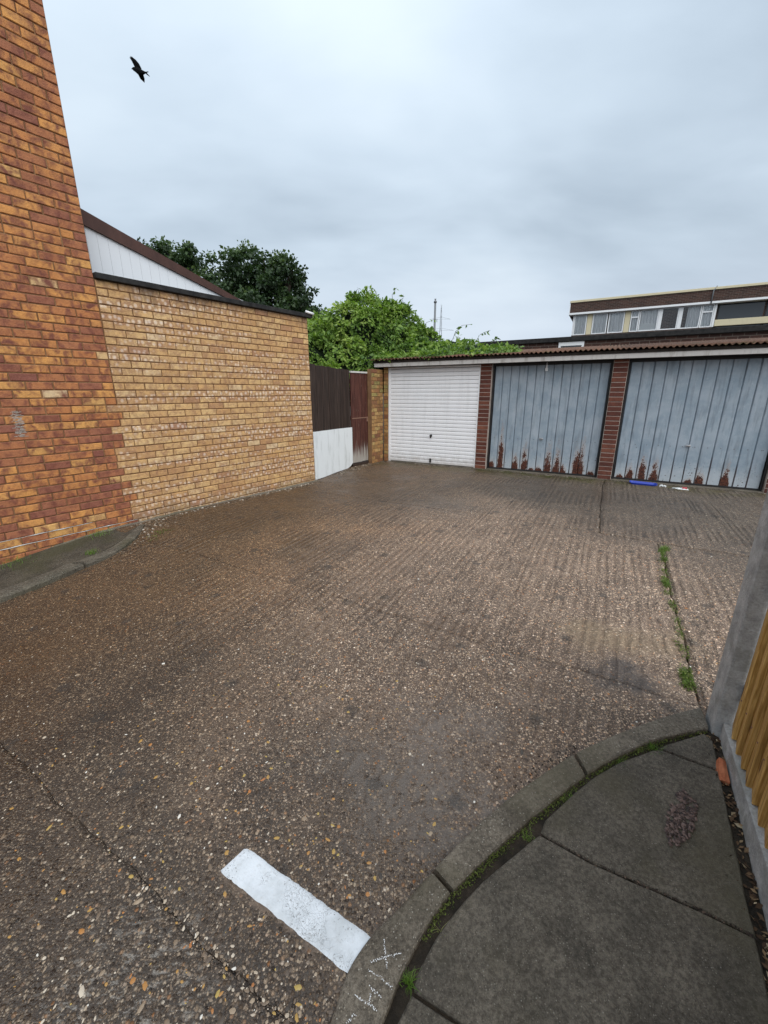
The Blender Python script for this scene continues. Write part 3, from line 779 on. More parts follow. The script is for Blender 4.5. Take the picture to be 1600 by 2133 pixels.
def scatter_pebbles():
    n = 70000
    r = 0.5 + 4.6 * rng.random(n) ** 1.35
    a = (rng.random(n) - 0.5) * R(118)
    x, y = r * np.sin(a), r * np.cos(a)
    keep = vnoise(np.stack([x * 2.2, y * 2.2, x * 0 + 2], -1)) + 0.5 * rng.random(n) > 0.42
    # off the pavement and off the painted line, thinned where the smooth film lies by the kerb
    kx = np.array([p[0] for p in KR]); ky = np.array([p[1] for p in KR])
    keep &= (y > np.interp(x, kx, ky) + 0.015) | (x < kx[0])
    keep &= ~((x > kx[0] - 0.3) & (x < kx[0]) & (y < 0.4))
    film = np.hypot(x - 0.16, y - 1.33) < 0.42
    keep &= ~(film & (rng.random(n) < 0.72))
    lx, ly = x + 0.305, y - 0.90
    ca, sa = math.cos(R(-28.5)), math.sin(R(-28.5))
    u, w = lx * ca + ly * sa, -lx * sa + ly * ca
    keep &= ~((abs(u) < 0.29) & (abs(w) < 0.065))
    left_edge = -2.62 - np.clip(3.55 - y, 0, 3) * 0.44
    keep &= x > left_edge + 0.03
    x, y = x[keep], y[keep]
    n = len(x)
    sz = 0.0018 + 0.0046 * rng.random(n) ** 2.6
    big_ = rng.random(n) < 0.010
    sz[big_] *= 1.9
    tone = np.clip(rng.random(n) ** 1.5 * 0.80 + 0.03, 0, 1)
    hi = rng.random(n)
    tone[hi < 0.085] = 0.84
    tone[hi < 0.035] = 0.90 + 0.05 * rng.random((hi < 0.035).sum())
    tone[hi > 0.985] = 1.0
    nb = 520
    rb = 0.62 + 1.5 * rng.random(nb) ** 1.6
    ab = R(-52) + R(62) * rng.random(nb)
    bx_, by_ = rb * np.sin(ab), rb * np.cos(ab)
    ok = ~((np.abs((bx_ + 0.305) * ca + (by_ - 0.90) * sa) < 0.30) & (np.abs(-(bx_ + 0.305) * sa + (by_ - 0.90) * ca) < 0.075)) & ((by_ > np.interp(bx_, kx, ky) + 0.03) | (bx_ < kx[0] - 0.02))
    bx_, by_ = bx_[ok], by_[ok]
    nb = len(bx_)
    tb = np.where(rng.random(nb) < 0.45, 0.90 + 0.05 * rng.random(nb), 0.15 + 0.6 * rng.random(nb))
    x, y = np.concatenate([x, bx_]), np.concatenate([y, by_])
    sz = np.concatenate([sz, 0.0045 + 0.0055 * rng.random(nb) ** 2])
    tone = np.concatenate([tone, tb])
    z = zg(y, x) + relief(x, y)
    o = pebbles('aggregate_pebbles', np.stack([x, y, z], -1), sz, tone, M['pebble'], 0.42)
    tag(o, 'small brown, cream and orange stones showing through the worn concrete yard', 'pebbles', kind='stuff')

# ------------------------------------------------------------------ kerbs and pavements
KR = [(-0.19, 0.546), (-0.143, 0.642), (-0.106, 0.73), (-0.037, 0.812), (0.075, 0.9), (0.183, 0.994), (0.362, 1.134), (0.594, 1.283), (0.844, 1.419), (1.136, 1.539), (1.429, 1.636), (1.60, 1.680)]
KB = [(-0.085, 0.50), (-0.038, 0.556), (0.003, 0.649), (0.066, 0.75), (0.154, 0.853), (0.23, 0.921), (0.388, 1.033), (0.61, 1.173), (0.863, 1.32), (1.115, 1.434), (1.334, 1.504), (1.544, 1.546)]
def resample(pl, n):
    p = np.array(pl, float)
    # Catmull-Rom through the points, then even spacing
    q = np.vstack([2 * p[0] - p[1], p, 2 * p[-1] - p[-2]])
    out = []
    for i in range(len(p) - 1):
        for t in np.linspace(0, 1, 12, endpoint=False):
            a, b_, c, d = q[i], q[i + 1], q[i + 2], q[i + 3]
            out.append(0.5 * ((2 * b_) + (-a + c) * t + (2 * a - 5 * b_ + 4 * c - d) * t * t + (-a + 3 * b_ - 3 * c + d) * t ** 3))
    out.append(p[-1])
    o = np.array(out)
    L = np.concatenate([[0], np.cumsum(np.hypot(*np.diff(o, axis=0).T))])
    tt = np.linspace(0, L[-1], n)
    return np.stack([np.interp(tt, L, o[:, 0]), np.interp(tt, L, o[:, 1])], -1)

kerb = tag(empty('kerb'), kind='structure')
def kerb_run(front, back, cuts, h, gap, parent, mat, taper=False, jit=0.0015):
    NN = 240
    F_, B_ = resample(front, NN), resample(back, NN)
    for k in range(len(cuts) - 1):
        i0, i1 = int(cuts[k] * (NN - 1)), int(cuts[k + 1] * (NN - 1))
        idx = np.linspace(i0 + gap, i1 - gap, max(4, (i1 - i0) // 3)).astype(int)
        dh = (random.random() - 0.5) * 0.006
        last = taper and k == len(cuts) - 2
        prof = [(0.0, -0.06), (0.0, h * 0.62), (0.045, h * 0.84), (0.12, h * 0.96), (0.22, h), (0.5, h), (0.93, h), (0.985, h - 0.004), (1.0, h - 0.012), (1.0, -0.06)]
        v, f = [], []
        np_ = len(prof)
        for i in idx:
            a, b_ = F_[i], B_[i]
            for (u, zz) in prof:
                q = a + (b_ - a) * u
                wob = (vnoise(np.array([[q[0] * 30, q[1] * 30, zz * 40 + k]]))[0] - 0.5) * jit * 3
                v.append((q[0] + wob, q[1] - wob, zat(q[0], q[1]) + (zz * (1 - 0.75 * (i - i0) / (i1 - i0)) if last and zz > 0 else zz) + dh * (u + 0.2) + (wob if zz > 0 else 0)))
        for i in range(len(idx) - 1):
            for j in range(np_ - 1):
                f.append((i * np_ + j, i * np_ + j + 1, (i + 1) * np_ + j + 1, (i + 1) * np_ + j))
        f.append(tuple(range(np_ - 1, -1, -1)))
        f.append(tuple((len(idx) - 1) * np_ + j for j in range(np_)))
        f = [tuple(reversed(q)) for q in f]
        mesh_obj('kerb_stone', v, f, mat, parent, False)
kerb_run(KR, KB, [0.0, 0.262, 0.635, 1.0], 0.034, 1, kerb, M['kerb'])

pavement = tag(empty('pavement'), kind='structure')
def paving_slab(pts, lift=0.028, parent=None, mat=None, sub=0.05):
    # triangulated interior with soft relief, ragged and chamfered border
    p = [Vector((a, b_)) for a, b_ in pts]
    den_ = []
    for i in range(len(p)):
        a, b_ = p[i], p[(i + 1) % len(p)]
        n = max(1, int((b_ - a).length / sub))
        for k in range(n):
            den_.append(a + (b_ - a) * (k / n))
    bm = bmesh.new()
    c = sum(den_, Vector((0, 0))) / len(den_)
    def zz(q, dz):
        return float(zg(np.array([q[1]]))[0]) + lift + dz + 0.004 * (vnoise(np.array([[q[0] * 3, q[1] * 3, 4.0]]))[0] - 0.5)
    rings = []
    for inset, dz in ((0.0, -0.07), (0.0, -0.006), (0.006, 0.0)):
        r_ = []
        for q in den_:
            w = 0.005 * (vnoise(np.array([[q[0] * 40, q[1] * 40, 1.0]]))[0] - 0.5)
            d = (c - q)
            qq = q + d.normalized() * (inset + w)
            r_.append(bm.verts.new((qq.x, qq.y, zz(qq, dz))))
        rings.append(r_)
    m = len(den_)
    for a, b_ in zip(rings[:-1], rings[1:]):
        for i in range(m):
            bm.faces.new((a[i], a[(i + 1) % m], b_[(i + 1) % m], b_[i]))
    bm.faces.new(rings[-1])
    bmesh.ops.recalc_face_normals(bm, faces=bm.faces)
    bmesh.ops.triangulate(bm, faces=[f for f in bm.faces if len(f.verts) > 4])
    me = bpy.data.meshes.new('paving_slab')
    bm.to_mesh(me)
    bm.free()
    me.materials.append(mat or M['paving'])
    return link(bpy.data.objects.new('paving_slab', me), parent or pavement)
paving_slab([(1.240, 1.448), (1.428, 1.340), (1.462, 1.395), (1.516, 1.490), (1.505, 1.528), (1.28, 1.466)], 0.022)
paving_slab([(1.205, 1.437), (1.033, 1.381), (0.873, 1.306), (0.767, 1.243), (0.609, 1.138), (0.574, 1.094), (0.715, 1.001), (0.883, 0.924), (1.0, 0.868), (1.118, 0.804), (1.171, 0.905), (1.285, 1.097), (1.422, 1.333), (1.236, 1.441)], 0.026)
paving_slab([(0.568, 1.087), (0.433, 1.010), (0.326, 0.944), (0.25, 0.890), (0.187, 0.836), (0.153, 0.802), (0.115, 0.755), (0.088, 0.726), (0.081, 0.695), (0.198, 0.638), (0.42, 0.545), (0.72, 0.30), (0.82, 0.31), (1.08, 0.74), (1.112, 0.799), (0.996, 0.863), (0.880, 0.919), (0.712, 0.996)], 0.027)
paving_slab([(0.073, 0.688), (0.030, 0.632), (-0.02, 0.555), (-0.055, 0.45), (-0.05, 0.10), (0.66, 0.10), (0.70, 0.29), (0.414, 0.538), (0.192, 0.631)], 0.022)

def pav_bed():
    B_ = resample(KB, 60)
    v, f = [], []
    for i in range(60):
        x, y = B_[i]
        x, y = x - 0.010, y + 0.012
        e = M_RF0 @ Vector((max(0.0, 1.4 - 1.4 * (i / 59)), 0.0, 0))
        for k in range(6):
            u = k / 5
            q = (x * (1 - u) + e.x * u, y * (1 - u) + e.y * u)
            v.append((q[0], q[1], zat(*q) + 0.0125 + 0.003 * math.sin(i * 1.7 + k)))
    for i in range(59):
        for k in range(5):
            f.append((i * 6 + k, i * 6 + k + 1, (i + 1) * 6 + k + 1, (i + 1) * 6 + k))
    mesh_obj('bedding', v, f, M['soil'], pavement, True)
M_RF0 = frame((1.567, 1.515, 0), (-math.sin(R(29.612)), -math.cos(R(29.612)), 0))
pav_bed()

# left pavement with its kerb, at the foot of the brick house
pavement_l = tag(empty('pavement_left'), kind='structure')
LKR = [(-3.55, 1.70), (-3.16, 2.25), (-2.947, 2.56), (-2.865, 2.697), (-2.781, 2.855), (-2.661, 3.154), (-2.565, 3.45), (-2.565, 3.80), (-2.63, 4.12), (-2.715, 4.36)]
LKB = [(-3.66, 1.78), (-3.27, 2.32), (-3.055, 2.63), (-2.975, 2.765), (-2.89, 2.92), (-2.775, 3.20), (-2.68, 3.48), (-2.675, 3.80), (-2.715, 4.10), (-2.76, 4.33)]
def _out(pl):
    r_ = []
    for (x, y) in pl:
        k = (EYE - zat(x * 1.05, y * 1.05)) / (EYE - float(zg(np.array([y]))[0]))
        r_.append((x * k, y * k))
    return r_
LKR, LKB = _out(LKR), _out(LKB)
kerb_l = tag(empty('kerb_left'), kind='structure')
kerb_run(LKR, LKB, [0.0, 0.22, 0.40, 0.665, 1.0], 0.058, 1, kerb_l, M['mossy_kerb'], True, jit=0.006)
def left_strip():
    # sloping concrete between kerb and wall
    NN = 40
    B_ = resample(LKB, NN)
    v, f = [], []
    for i in range(NN):
        b_ = B_[i]
        t = (Vector((b_[0], b_[1], 0)) - WO).dot(WD)
        w = WO + WD * t + WN * 0.012
        for k in range(7):
            u = k / 6
            q = np.array([b_[0] - 0.0, b_[1]]) * (1 - u) + np.array([w.x, w.y]) * u
            z = zat(q[0], q[1]) + 0.050 * (1 - 0.75 * _ss(np.array(i / (NN - 1)), 0.72, 1.0)) - 0.030 * u - 0.012 * math.sin(3.14 * u) + 0.016 * (vnoise(np.array([[q[0] * 5, q[1] * 5, 2.0]]))[0] - 0.5)
            if k == 0: z -= 0.006
            v.append((q[0], q[1], z))
    for i in range(NN - 1):
        for k in range(6):
            f.append((i * 7 + k, (i + 1) * 7 + k, (i + 1) * 7 + k + 1, i * 7 + k + 1))
    return mesh_obj('paving_slab', v, [tuple(reversed(q)) for q in f], M['mossy_strip'], pavement_l, True)
left_strip()
# mortar fillet at the foot of the long wall
def wall_foot():
    v, f = [], []
    n = 90
    for i in range(n):
        t = -1.9 + 4.72 * i / (n - 1)
        base = WO + WD * t
        z0 = zat(base.x, base.y)
        wid = 0.016 + 0.030 * vnoise(np.array([[t * 6, 0.5, 0]]))[0]
        z0 += 0.004 * float(_ss(-t, 0.15, 0.45))
        up = 0.010 + 0.018 * vnoise(np.array([[t * 9, 3.5, 0]]))[0]
        for (o, z) in ((-0.02, up), (0.006, up), (wid * 0.5, up * 0.45), (wid, 0.0), (wid, -0.07)):
            p = base + WN * o
            v.append((p.x, p.y, z0 + z))
    for i in range(n - 1):
        for k in range(4):
            f.append((i * 5 + k, i * 5 + k + 1, (i + 1) * 5 + k + 1, (i + 1) * 5 + k))
    o = mesh_obj('mortar_fillet', v, f, M['kerb'], None, True)
    tag(o, 'rough cement fillet along the foot of the long brick wall', 'fillet')
wall_foot()

# ------------------------------------------------------------------ bricks
def brick_meshes(prefix, L, H, mat, n=24, ch=0.0045, dep=0.03, tones=None):
    out = []
    for k in range(n):
        j = lambda a: (random.random() - 0.5) * a
        x0, x1, z0, z1 = j(0.004), L + j(0.004), j(0.003), H + j(0.003)
        y = j(0.003)
        v = [(x0 + ch, y, z0 + ch), (x1 - ch, y + j(0.002), z0 + ch), (x1 - ch, y + j(0.002), z1 - ch), (x0 + ch, y, z1 - ch),
             (x0, y + ch, z0), (x1, y + ch, z0), (x1, y + ch, z1), (x0, y + ch, z1),
             (x0, dep, z0), (x1, dep, z0), (x1, dep, z1), (x0, dep, z1)]
        f = [(0, 1, 2, 3), (4, 5, 1, 0), (5, 6, 2, 1), (6, 7, 3, 2), (7, 4, 0, 3), (8, 9, 5, 4), (9, 10, 6, 5), (10, 11, 7, 6), (11, 8, 4, 7)]
        me = bpy.data.meshes.new(prefix)
        me.from_pydata(v, [], f)
        me.materials.append(mat)
        a = me.attributes.new('tone', 'FLOAT', 'POINT')
        tn = tones(k, n) if tones else k / (n - 1)
        a.data.foreach_set('value', np.full(12, tn, np.float32))
        out.append((me, np.array(v), f, tn))
    return out

def lay_bricks(wall, meshes, L, H, joint, cells, limit=300, order=None):
    """cells: list of (x, z, length, tonehint); the first `limit` by `order` become objects, the rest one joined part"""
    cells = sorted(cells, key=order) if order else cells
    mb_v, mb_f, mb_t = [], [], []
    for i, (x, z, ln, pick) in enumerate(cells):
        me, v, f, tn = meshes[pick % len(meshes)]
        sx = ln / L
        if i < limit:
            o = bpy.data.objects.new('brick', me)
            o.matrix_local = Matrix.Translation((x, 0, z)) @ Matrix.Diagonal((sx, 1, 1, 1))
            COL.objects.link(o)
            o.parent = wall
        else:
            b = len(mb_v) * 12
            vv = v.copy()
            vv[:, 0] = vv[:, 0] * sx + x
            vv[:, 2] += z
            mb_v.append(vv)
            mb_f += [tuple(q + b for q in ff) for ff in f]
            mb_t += [tn] * 12
    if mb_v:
        o = mesh_obj('brickwork', np.concatenate(mb_v), mb_f, meshes[0][0].materials[0], wall, tone=np.array(mb_t))
        o['kind'] = 'stuff'

BL, BC = 0.205, 0.0745
def pick_weighted(ws):
    r = random.random() * sum(ws)
    for i, w in enumerate(ws):
        r -= w
        if r <= 0:
            return i
    return len(ws) - 1

# --- the tall brick house
house = tag(empty('brick_house', M_WALL), 'tall orange and dark red brick house corner cropped by the photo edge', 'house')
HT = 6.6
_tr = random.Random(5)
TOOTH = {}
for _k in range(120):
    _z = -0.26 + _k * BC
    TOOTH[_k] = 0.020 if _z > 1.30 else 0.020 + _tr.choice([-0.105, -0.095, 0.0, 0.0, 0.035, -0.05])
core = MB().box(-4.2, 0.018, 0.009, 4.0, -0.4, HT).build('wall', M['mortar_dark'], house)
hm = brick_meshes('brick', BL - 0.010, BC - 0.010, M['brick_house'], 28)
cells = []
row = 0
z = -0.26
while z < HT - BC:
    off = (row % 2) * BL / 2 + random.uniform(-0.006, 0.006)
    x = TOOTH[row]
    first = (BL / 2 if row % 2 else BL) + (TOOTH[row] - 0.020)
    first = first + BL if first < 0.06 else first
    if random.random() < 0.10: first = BL * 0.75
    k = 0
    while x > -4.1:
        ln = first if k == 0 else BL
        if k == 1 and random.random() < 0.05: ln = BL * 0.5
        x -= ln
        # mixed load of bricks: mostly burnt red, some orange, a few pale
        ton = pick_weighted([.6, .8, 1.2, 1.6, 2, 3, 4, 5, 6, 6, 6, 6, 6, 6, 6, 5.5, 5, 4.5, 4, 3.5, 3, 2.4, 1.8, 1.4, 1.0, .8, .6, .5])
        cells.append((x + 0.005, z, ln - 0.010, ton))
        k += 1
    z += BC
    row += 1
def house_order(c):
    # nearest and in view first: the view cuts the wall along a slanting line
    x, z = c[0], c[1]
    lim = -1.35 + max(0, z) * 0.225
    return (0 if (x > lim and z < 4.75) else 1) * 100 + abs(z - 1.4)
lay_bricks(core, hm, BL - 0.010, BC, 0.01, cells, 300, house_order)
# two thin white sealant runs in the lowest joints, and the scratched chalky patch
def strip_run(pts, r, name, mat, parent):
    return MB().tube(pts, r, 6).build(name, mat, parent, True)
for (z0, ts) in ((BC * 1.0 - 0.26 + BC * 3.94, (-1.75, -0.42)), (-0.26 + BC * 3.94, (-1.85, 0.02))):
    pts = []
    for i in range(26):
        t = ts[0] + (ts[1] - ts[0]) * i / 25
        pts.append((t, -0.002, z0 + 0.004 * (random.random() - 0.5)))
    strip_run(pts, [0.0015 + 0.0045 * random.random() ** 1.5 for _ in pts], 'sealant_bead', M['fascia'], house)

v, f = [], []
for _ in range(330):
    cx, cz = random.gauss(-0.815, 0.020), random.choice([1.045, 1.075, 1.10, 1.125, 1.155, 1.18, 1.205, 1.23, 1.255]) + random.gauss(0, 0.006)
    if abs(cx + 0.815) > 0.045: continue
    w_, h_ = random.uniform(0.002, 0.012), random.uniform(0.0008, 0.0022)
    b0 = len(v)
    v += [(cx - w_, -0.0035, cz - h_), (cx + w_, -0.0035, cz - h_), (cx + w_, -0.0035, cz + h_), (cx - w_, -0.0035, cz + h_)]
    f.append((b0, b0 + 1, b0 + 2, b0 + 3))
o = mesh_obj('chalk_scratches', v, f, M['mortar_pale'], house)
o['kind'] = 'stuff'

# --- yellow brick outbuilding
outb = tag(empty('yellow_brick_outbuilding', M_WALL), 'flat roofed yellow brick outbuilding with long blank wall and black felt edge', 'outbuilding')
ocore = MB().box(0.020, 2.790, 0.0095, 3.2, -0.3, 2.50).build('wall', M['mortar_warm'], outb)
om = brick_meshes('brick', BL - 0.010, BC - 0.010, M['brick_yellow'], 24)
cells = []
row, z = 0, -0.26
while z < 2.50 - BC * 0.6:
    x = TOOTH[row] + 0.002
    k = 0
    while x < 2.785:
        ln = (BL / 2 if row % 2 else BL) - (TOOTH[row] - 0.020) if k == 0 else BL
        ln = min(ln, 2.790 - x)
        if ln > 0.03:
            cells.append((x + 0.005, z, ln - 0.010, pick_weighted([2, 2, 2, 3, 3, 4, 4, 4, 5, 5, 5, 5, 5, 5, 5, 4, 4, 4, 4, 4, 3, 3, 2, 2])))
        x += ln
        k += 1
    z += BC
    row += 1
lay_bricks(ocore, om, BL - 0.010, BC, 0.01, cells, 300, lambda c: c[0] + (100 if c[1] < -0.06 else 0))
# toothed joint: a few yellow half bricks bonded into the house and vice versa
MB().box(0.022, 2.86, -0.045, 0.03, 2.492, 2.545, 0.006).build('coping', M['felt'], outb)
MB().box(0.022, 2.83, 0.031, 3.25, 2.502, 2.535).build('roof', M['felt'], outb)
MB().tube([(2.72, -0.05, 2.565), (2.86, -0.06, 2.548)], 0.018, 8).build('overflow_pipe', M['trim'], outb, True)

# --- white clad gable behind the outbuilding
gab = tag(empty('gabled_extension', M_WALL @ Matrix.Translation((0, 0.30, 0))), 'white boarded gable with sloping brown bargeboard above the flat felt roof', 'extension')
def gl(t, lo=3.024, t0=0.147, sl=-0.2385):     # lower edge of the bargeboard
    return lo + sl * (t - t0)
def gu(t):
    return 3.156 - 0.3128 * (t - 0.147)
t = 0.03
bw = 0.098
while t < 1.95:
    t1 = min(t + bw, 1.95)
    z0 = 2.537
    zt0, zt1 = gl(t) + 0.02, gl(t1) + 0.02
    if zt1 > z0 + 0.005:
        mb = MB()
        mb.prism([(t + 0.0008, z0), (t1 - 0.0008, z0), (t1 - 0.0008, zt1), (t + 0.0008, zt0)], 0.0, 0.012)
        mb.build('cladding_board', M['cladding'], gab)
    t = t1
MB().prism([(0.025, 2.54), (1.95, 2.54), (1.95, 2.60), (0.025, 3.06)], 0.0125, 0.10).build('backing', M['cladding'], gab)
MB().prism([(0.025, gl(0.025)), (1.80, gl(1.80) - 0.06), (1.98, 2.545), (2.10, 2.545), (1.95, gu(1.95)), (0.025, gu(0.025))], -0.028, -0.004).build('bargeboard', M['barge'], gab)
MB().prism([(0.025, gu(0.025) - 0.05), (1.95, gu(1.95) - 0.05), (2.0, gu(2.0)), (0.025, gu(0.025) + 0.006)], -0.003, 2.4).build('roof', M['felt'], gab)

# ------------------------------------------------------------------ garages
gar = tag(empty('garage_block', M_GAR), 'row of three lock-up garages under a brown corrugated roof', 'garage')
# shell behind the doors
shell = MB()
for (a_, b__) in ((-0.150, -0.055), (6.135, 6.33)):
    shell.add([(x_, y_, z_) for x_ in (a_, b__) for (y_, z_) in ((0.02, -0.2), (4.799, -0.2), (4.799, 2.52), (0.02, 2.02))],
              [(0, 1, 2, 3), (7, 6, 5, 4), (0, 4, 5, 1), (1, 5, 6, 2), (2, 6, 7, 3), (3, 7, 4, 0)])
shell.box(-0.150, 6.33, 4.80, 4.90, -0.2, 2.535)
shell.build('wall', M['mortar_dark'], gar)
rm = brick_meshes('brick', 0.205, BC - 0.011, M['brick_red'], 14)
ym = brick_meshes('brick', 0.095, BC - 0.010, M['brick_stub'], 10)
def pier(u0, u1, meshes, L, mort, z1=1.90):
    pc = MB().box(u0, u1, 0.008, 0.24, -0.2, z1).build('brick_pier', mort, gar)
    cells = []
    z = 0.006
    while z < z1 - 0.03:
        hh = min(BC, z1 - z)
        cells.append((u0 + 0.006, z, u1 - u0 - 0.012, random.randrange(len(meshes))))
        z += BC
    lay_bricks(pc, meshes, L, BC, 0.01, cells)
pier(-0.160, -0.052, ym, 0.095, M['mortar_warm'])
pier(1.842, 2.052, rm, 0.205, M['mortar_pale'])
pier(3.958, 4.168, rm, 0.205, M['mortar_pale'])
pier(6.125, 6.335, rm, 0.205, M['mortar_pale'])
MB().box(-0.29, 6.62, -0.150, -0.120, 1.907, 1.980, 0.003).build('fascia', M['fascia'], gar)
MB().box(-0.20, 6.36, -0.118, 0.10, 1.9025, 1.978).build('lintel', M['roof_edge'], gar)
# corrugated sheets
def sheet(u0, u1, d0=-0.215, d1=4.95, z0=2.046, z1=2.56, name='roof_sheet'):
    pitch, amp = 0.0735, 0.013
    nx = int((u1 - u0) / pitch * 8)
    xs = np.linspace(u0, u1, nx + 1)
    ds = np.linspace(d0, d1, 5)
    v, f = [], []
    for layer in (0, 1):
        for d in ds:
            for x in xs:
                zz = z0 + (z1 - z0) * (d - d0) / (d1 - d0) + amp * math.sin(2 * math.pi * x / pitch) - 0.006 * layer
                zz += 0.006 * (vnoise(np.array([[x * 2, d, 1.0]]))[0] - 0.5)
                v.append((x, d, zz))
    n1 = nx + 1
    off = n1 * len(ds)
    for j in range(len(ds) - 1):
        for i in range(nx):
            f.append((j * n1 + i, j * n1 + i + 1, (j + 1) * n1 + i + 1, (j + 1) * n1 + i))
            f.append((off + j * n1 + i, off + (j + 1) * n1 + i, off + (j + 1) * n1 + i + 1, off + j * n1 + i + 1))
    for i in range(nx):
        f.append((i, off + i, off + i + 1, i + 1))
    return mesh_obj(name, v, f, M['roof'], gar, True)
u = -0.335
while u < 6.55:
    sheet(u, u + 0.735)
    u += 0.7365
MB().box(-0.32, 6.60, -0.165, 4.85, 1.982, 2.022).build('eaves_shade_board', M['roof_edge'], gar)  # added dark board, drawn as the shadow line under the sheets

# white door: horizontal pressed slats
def white_door():
    d = empty('garage_door', None, gar)
    d['label'] = 'clean white garage door with fine horizontal ribs'
    MB().box(-0.050, -0.006, 0.012, 0.075, 0.0, 1.90, 0.003).build('frame', M['white_door'], d)
    MB().box(1.818, 1.840, 0.012, 0.075, 0.0, 1.90, 0.003).build('frame', M['white_door'], d)
    MB().box(-0.005, 1.817, 0.016, 0.07, 1.868, 1.90, 0.003).build('frame', M['white_door'], d)
    n = 25
    h = (1.866 - 0.022) / n
    sl = MB()
    c, w = 0.006, 1.816
    prof = [(0.0, 0.036), (0.0, 0.030), (c, 0.024), (h * 0.55, 0.021), (h - c - 0.003, 0.024), (h - 0.005, 0.030), (h - 0.005, 0.036)]
    v = [(-0.003, y, z) for z, y in prof] + [(w, y, z) for z, y in prof]
    k = len(prof)
    f = [(i, i + k, i + k + 1, i + 1) for i in range(k - 1)] + [tuple(range(k)), tuple(range(2 * k - 1, k - 1, -1))]
    first = None
    for i in range(n):
        if first is None:
            first = mesh_obj('slat', v, f, M['white_door'], d)
            first.location = (0, 0, 0.022)
        else:
            o = bpy.data.objects.new('slat', first.data)
            o.location = (0, 0, 0.022 + h * i)
            link(o, d)
    MB().box(0.0, 1.81, 0.037, 0.05, 0.03, 1.86).build('door_back', M['black'], d)
    hd = MB()
    hd.tube([(0.915, 0.022, 0.585), (0.915, -0.006, 0.585)], 0.024, 12)
    hd.box(0.904, 0.926, -0.022, -0.006, 0.54, 0.605, 0.003)
    hd.build('handle', M['black'], d)
    hd = MB()
    hd.box(0.898, 0.932, -0.004, 0.022, 0.045, 0.125, 0.004)
    hd.build('lock', M['black'], d)
white_door()

def blue_door(u0, u1, label, rust, latch_u=None):
    d = empty('garage_door', Matrix.Translation((u0, 0.075, 0)), gar)
    d['label'] = label
    W = u1 - u0
    for (a, b_) in ((0.0, 0.022), (W - 0.022, W)):
        MB().box(a, b_, 0.0, 0.08, 0.0, 1.90, 0.002).build('frame', M['black'], d)
    MB().box(0.023, W - 0.023, 0.010, 0.08, 1.862, 1.90).build('frame', M['black'], d)
    MB().box(0.023, W - 0.023, 0.024, 0.06, 0.012, 0.040, 0.002).build('bottom_rail', M['black'], d)
    n = len(rust)
    w = (W - 0.052) / n
    for i in range(n):
        rh, rc = rust[i]
        c = 0.010
        prof = [(0.0, 0.052), (0.003, 0.046), (c, 0.034), (c + 0.004, 0.032), (w * 0.5, 0.031), (w - c - 0.004, 0.032), (w - c, 0.034), (w - 0.003, 0.046), (w, 0.052)]
        zs = np.linspace(0, 1.82, 6)
        v = [(x, y + 0.0015 * math.sin(zz * 5 + i), zz) for zz in zs for x, y in prof]
        k = len(prof)
        f = [(j * k + q, j * k + q + 1, (j + 1) * k + q + 1, (j + 1) * k + q) for j in range(len(zs) - 1) for q in range(k - 1)]
        o = mesh_obj('panel', v, f, M['door_paint'], d, attrs={'rust_height': rh, 'rust_centre': rc * w})
        o.location = (0.026 + i * w, 0, 0.042)
    MB().box(0.024, W - 0.024, 0.056, 0.066, 0.042, 1.86).build('door_back', M['black'], d)
    hu = W * 0.50
    hd = MB()
    hd.tube([(hu, 0.034, 0.62), (hu, 0.006, 0.62)], 0.018, 10)
    hd.box(hu - 0.045, hu + 0.018, -0.008, 0.006, 0.606, 0.632, 0.004)
    hd.build('handle', M['metal'], d, True)
    # row of rivets at lock height
    for i in range(n):
        MB().tube([(0.026 + (i + 0.5) * w, 0.033, 0.60), (0.026 + (i + 0.5) * w, 0.028, 0.60)], 0.0075, 8).build('rivet', M['grey_metal'], d)
    if latch_u:
        l = MB()
        l.box(latch_u - 0.014, latch_u + 0.014, 0.010, 0.030, 1.79, 1.90, 0.002)
        l.box(latch_u - 0.022, latch_u + 0.022, 0.002, 0.026, 1.765, 1.815, 0.004)
        l.build('latch', M['trim'], d)
    return d
blue_door(2.060, 3.950, 'rust eaten blue grey ribbed garage door beside the white door',
          [(0.10, 0.3), (0.50, 0.5), (0.0, 0.5), (0.20, 0.4), (0.30, 0.6), (0.04, 0.5), (0.06, 0.4), (0.38, 0.45), (0.36, 0.55), (0.11, 0.3), (0.36, 0.75), (0.44, 0.25), (0.06, 0.4)], 0.90)
blue_door(4.176, 6.118, 'blue grey ribbed garage door nearest the timber fence, rust along its foot',
          [(0.05, 0.5), (0.17, 0.4), (0.26, 0.5), (0.24, 0.6), (0.0, 0.5), (0.0, 0.4), (0.05, 0.5), (0.14, 0.4), (0.0, 0.4), (0.22, 0.35), (0.0, 0.4), (0.0, 0.3)])
MB().box(-0.05, 6.13, -0.03, 0.10, -0.04, 0.012).build('threshold', M['kerb'], gar)

# ------------------------------------------------------------------ brick stub, gate, fence, white board
AS = R(32.136)
M_ST = frame((-0.237, 8.334, 0), (math.sin(AS), math.cos(AS), 0))
stub = tag(empty('brick_stub_wall', M_ST), 'short mossy yellow brick wall between the gate and the white garage door', 'wall')
sc_ = MB().box(0.0, 0.425, 0.008, 0.10, -0.2, 1.86).build('wall', M['mortar_warm'], stub)
sm = brick_meshes('brick', BL - 0.010, BC - 0.010, M['brick_stub'], 16)
cells = []
for r_ in range(25):
    x, k = 0.0, 0
    while x < 0.42:
        ln = (BL / 2 if r_ % 2 else BL) if k == 0 else BL
        ln = min(ln, 0.425 - x)
        if ln > 0.03: cells.append((x + 0.005, 0.004 + r_ * BC, ln - 0.01, random.randrange(16)))
        x += ln; k += 1
lay_bricks(sc_, sm, BL - 0.010, BC, 0.01, cells)

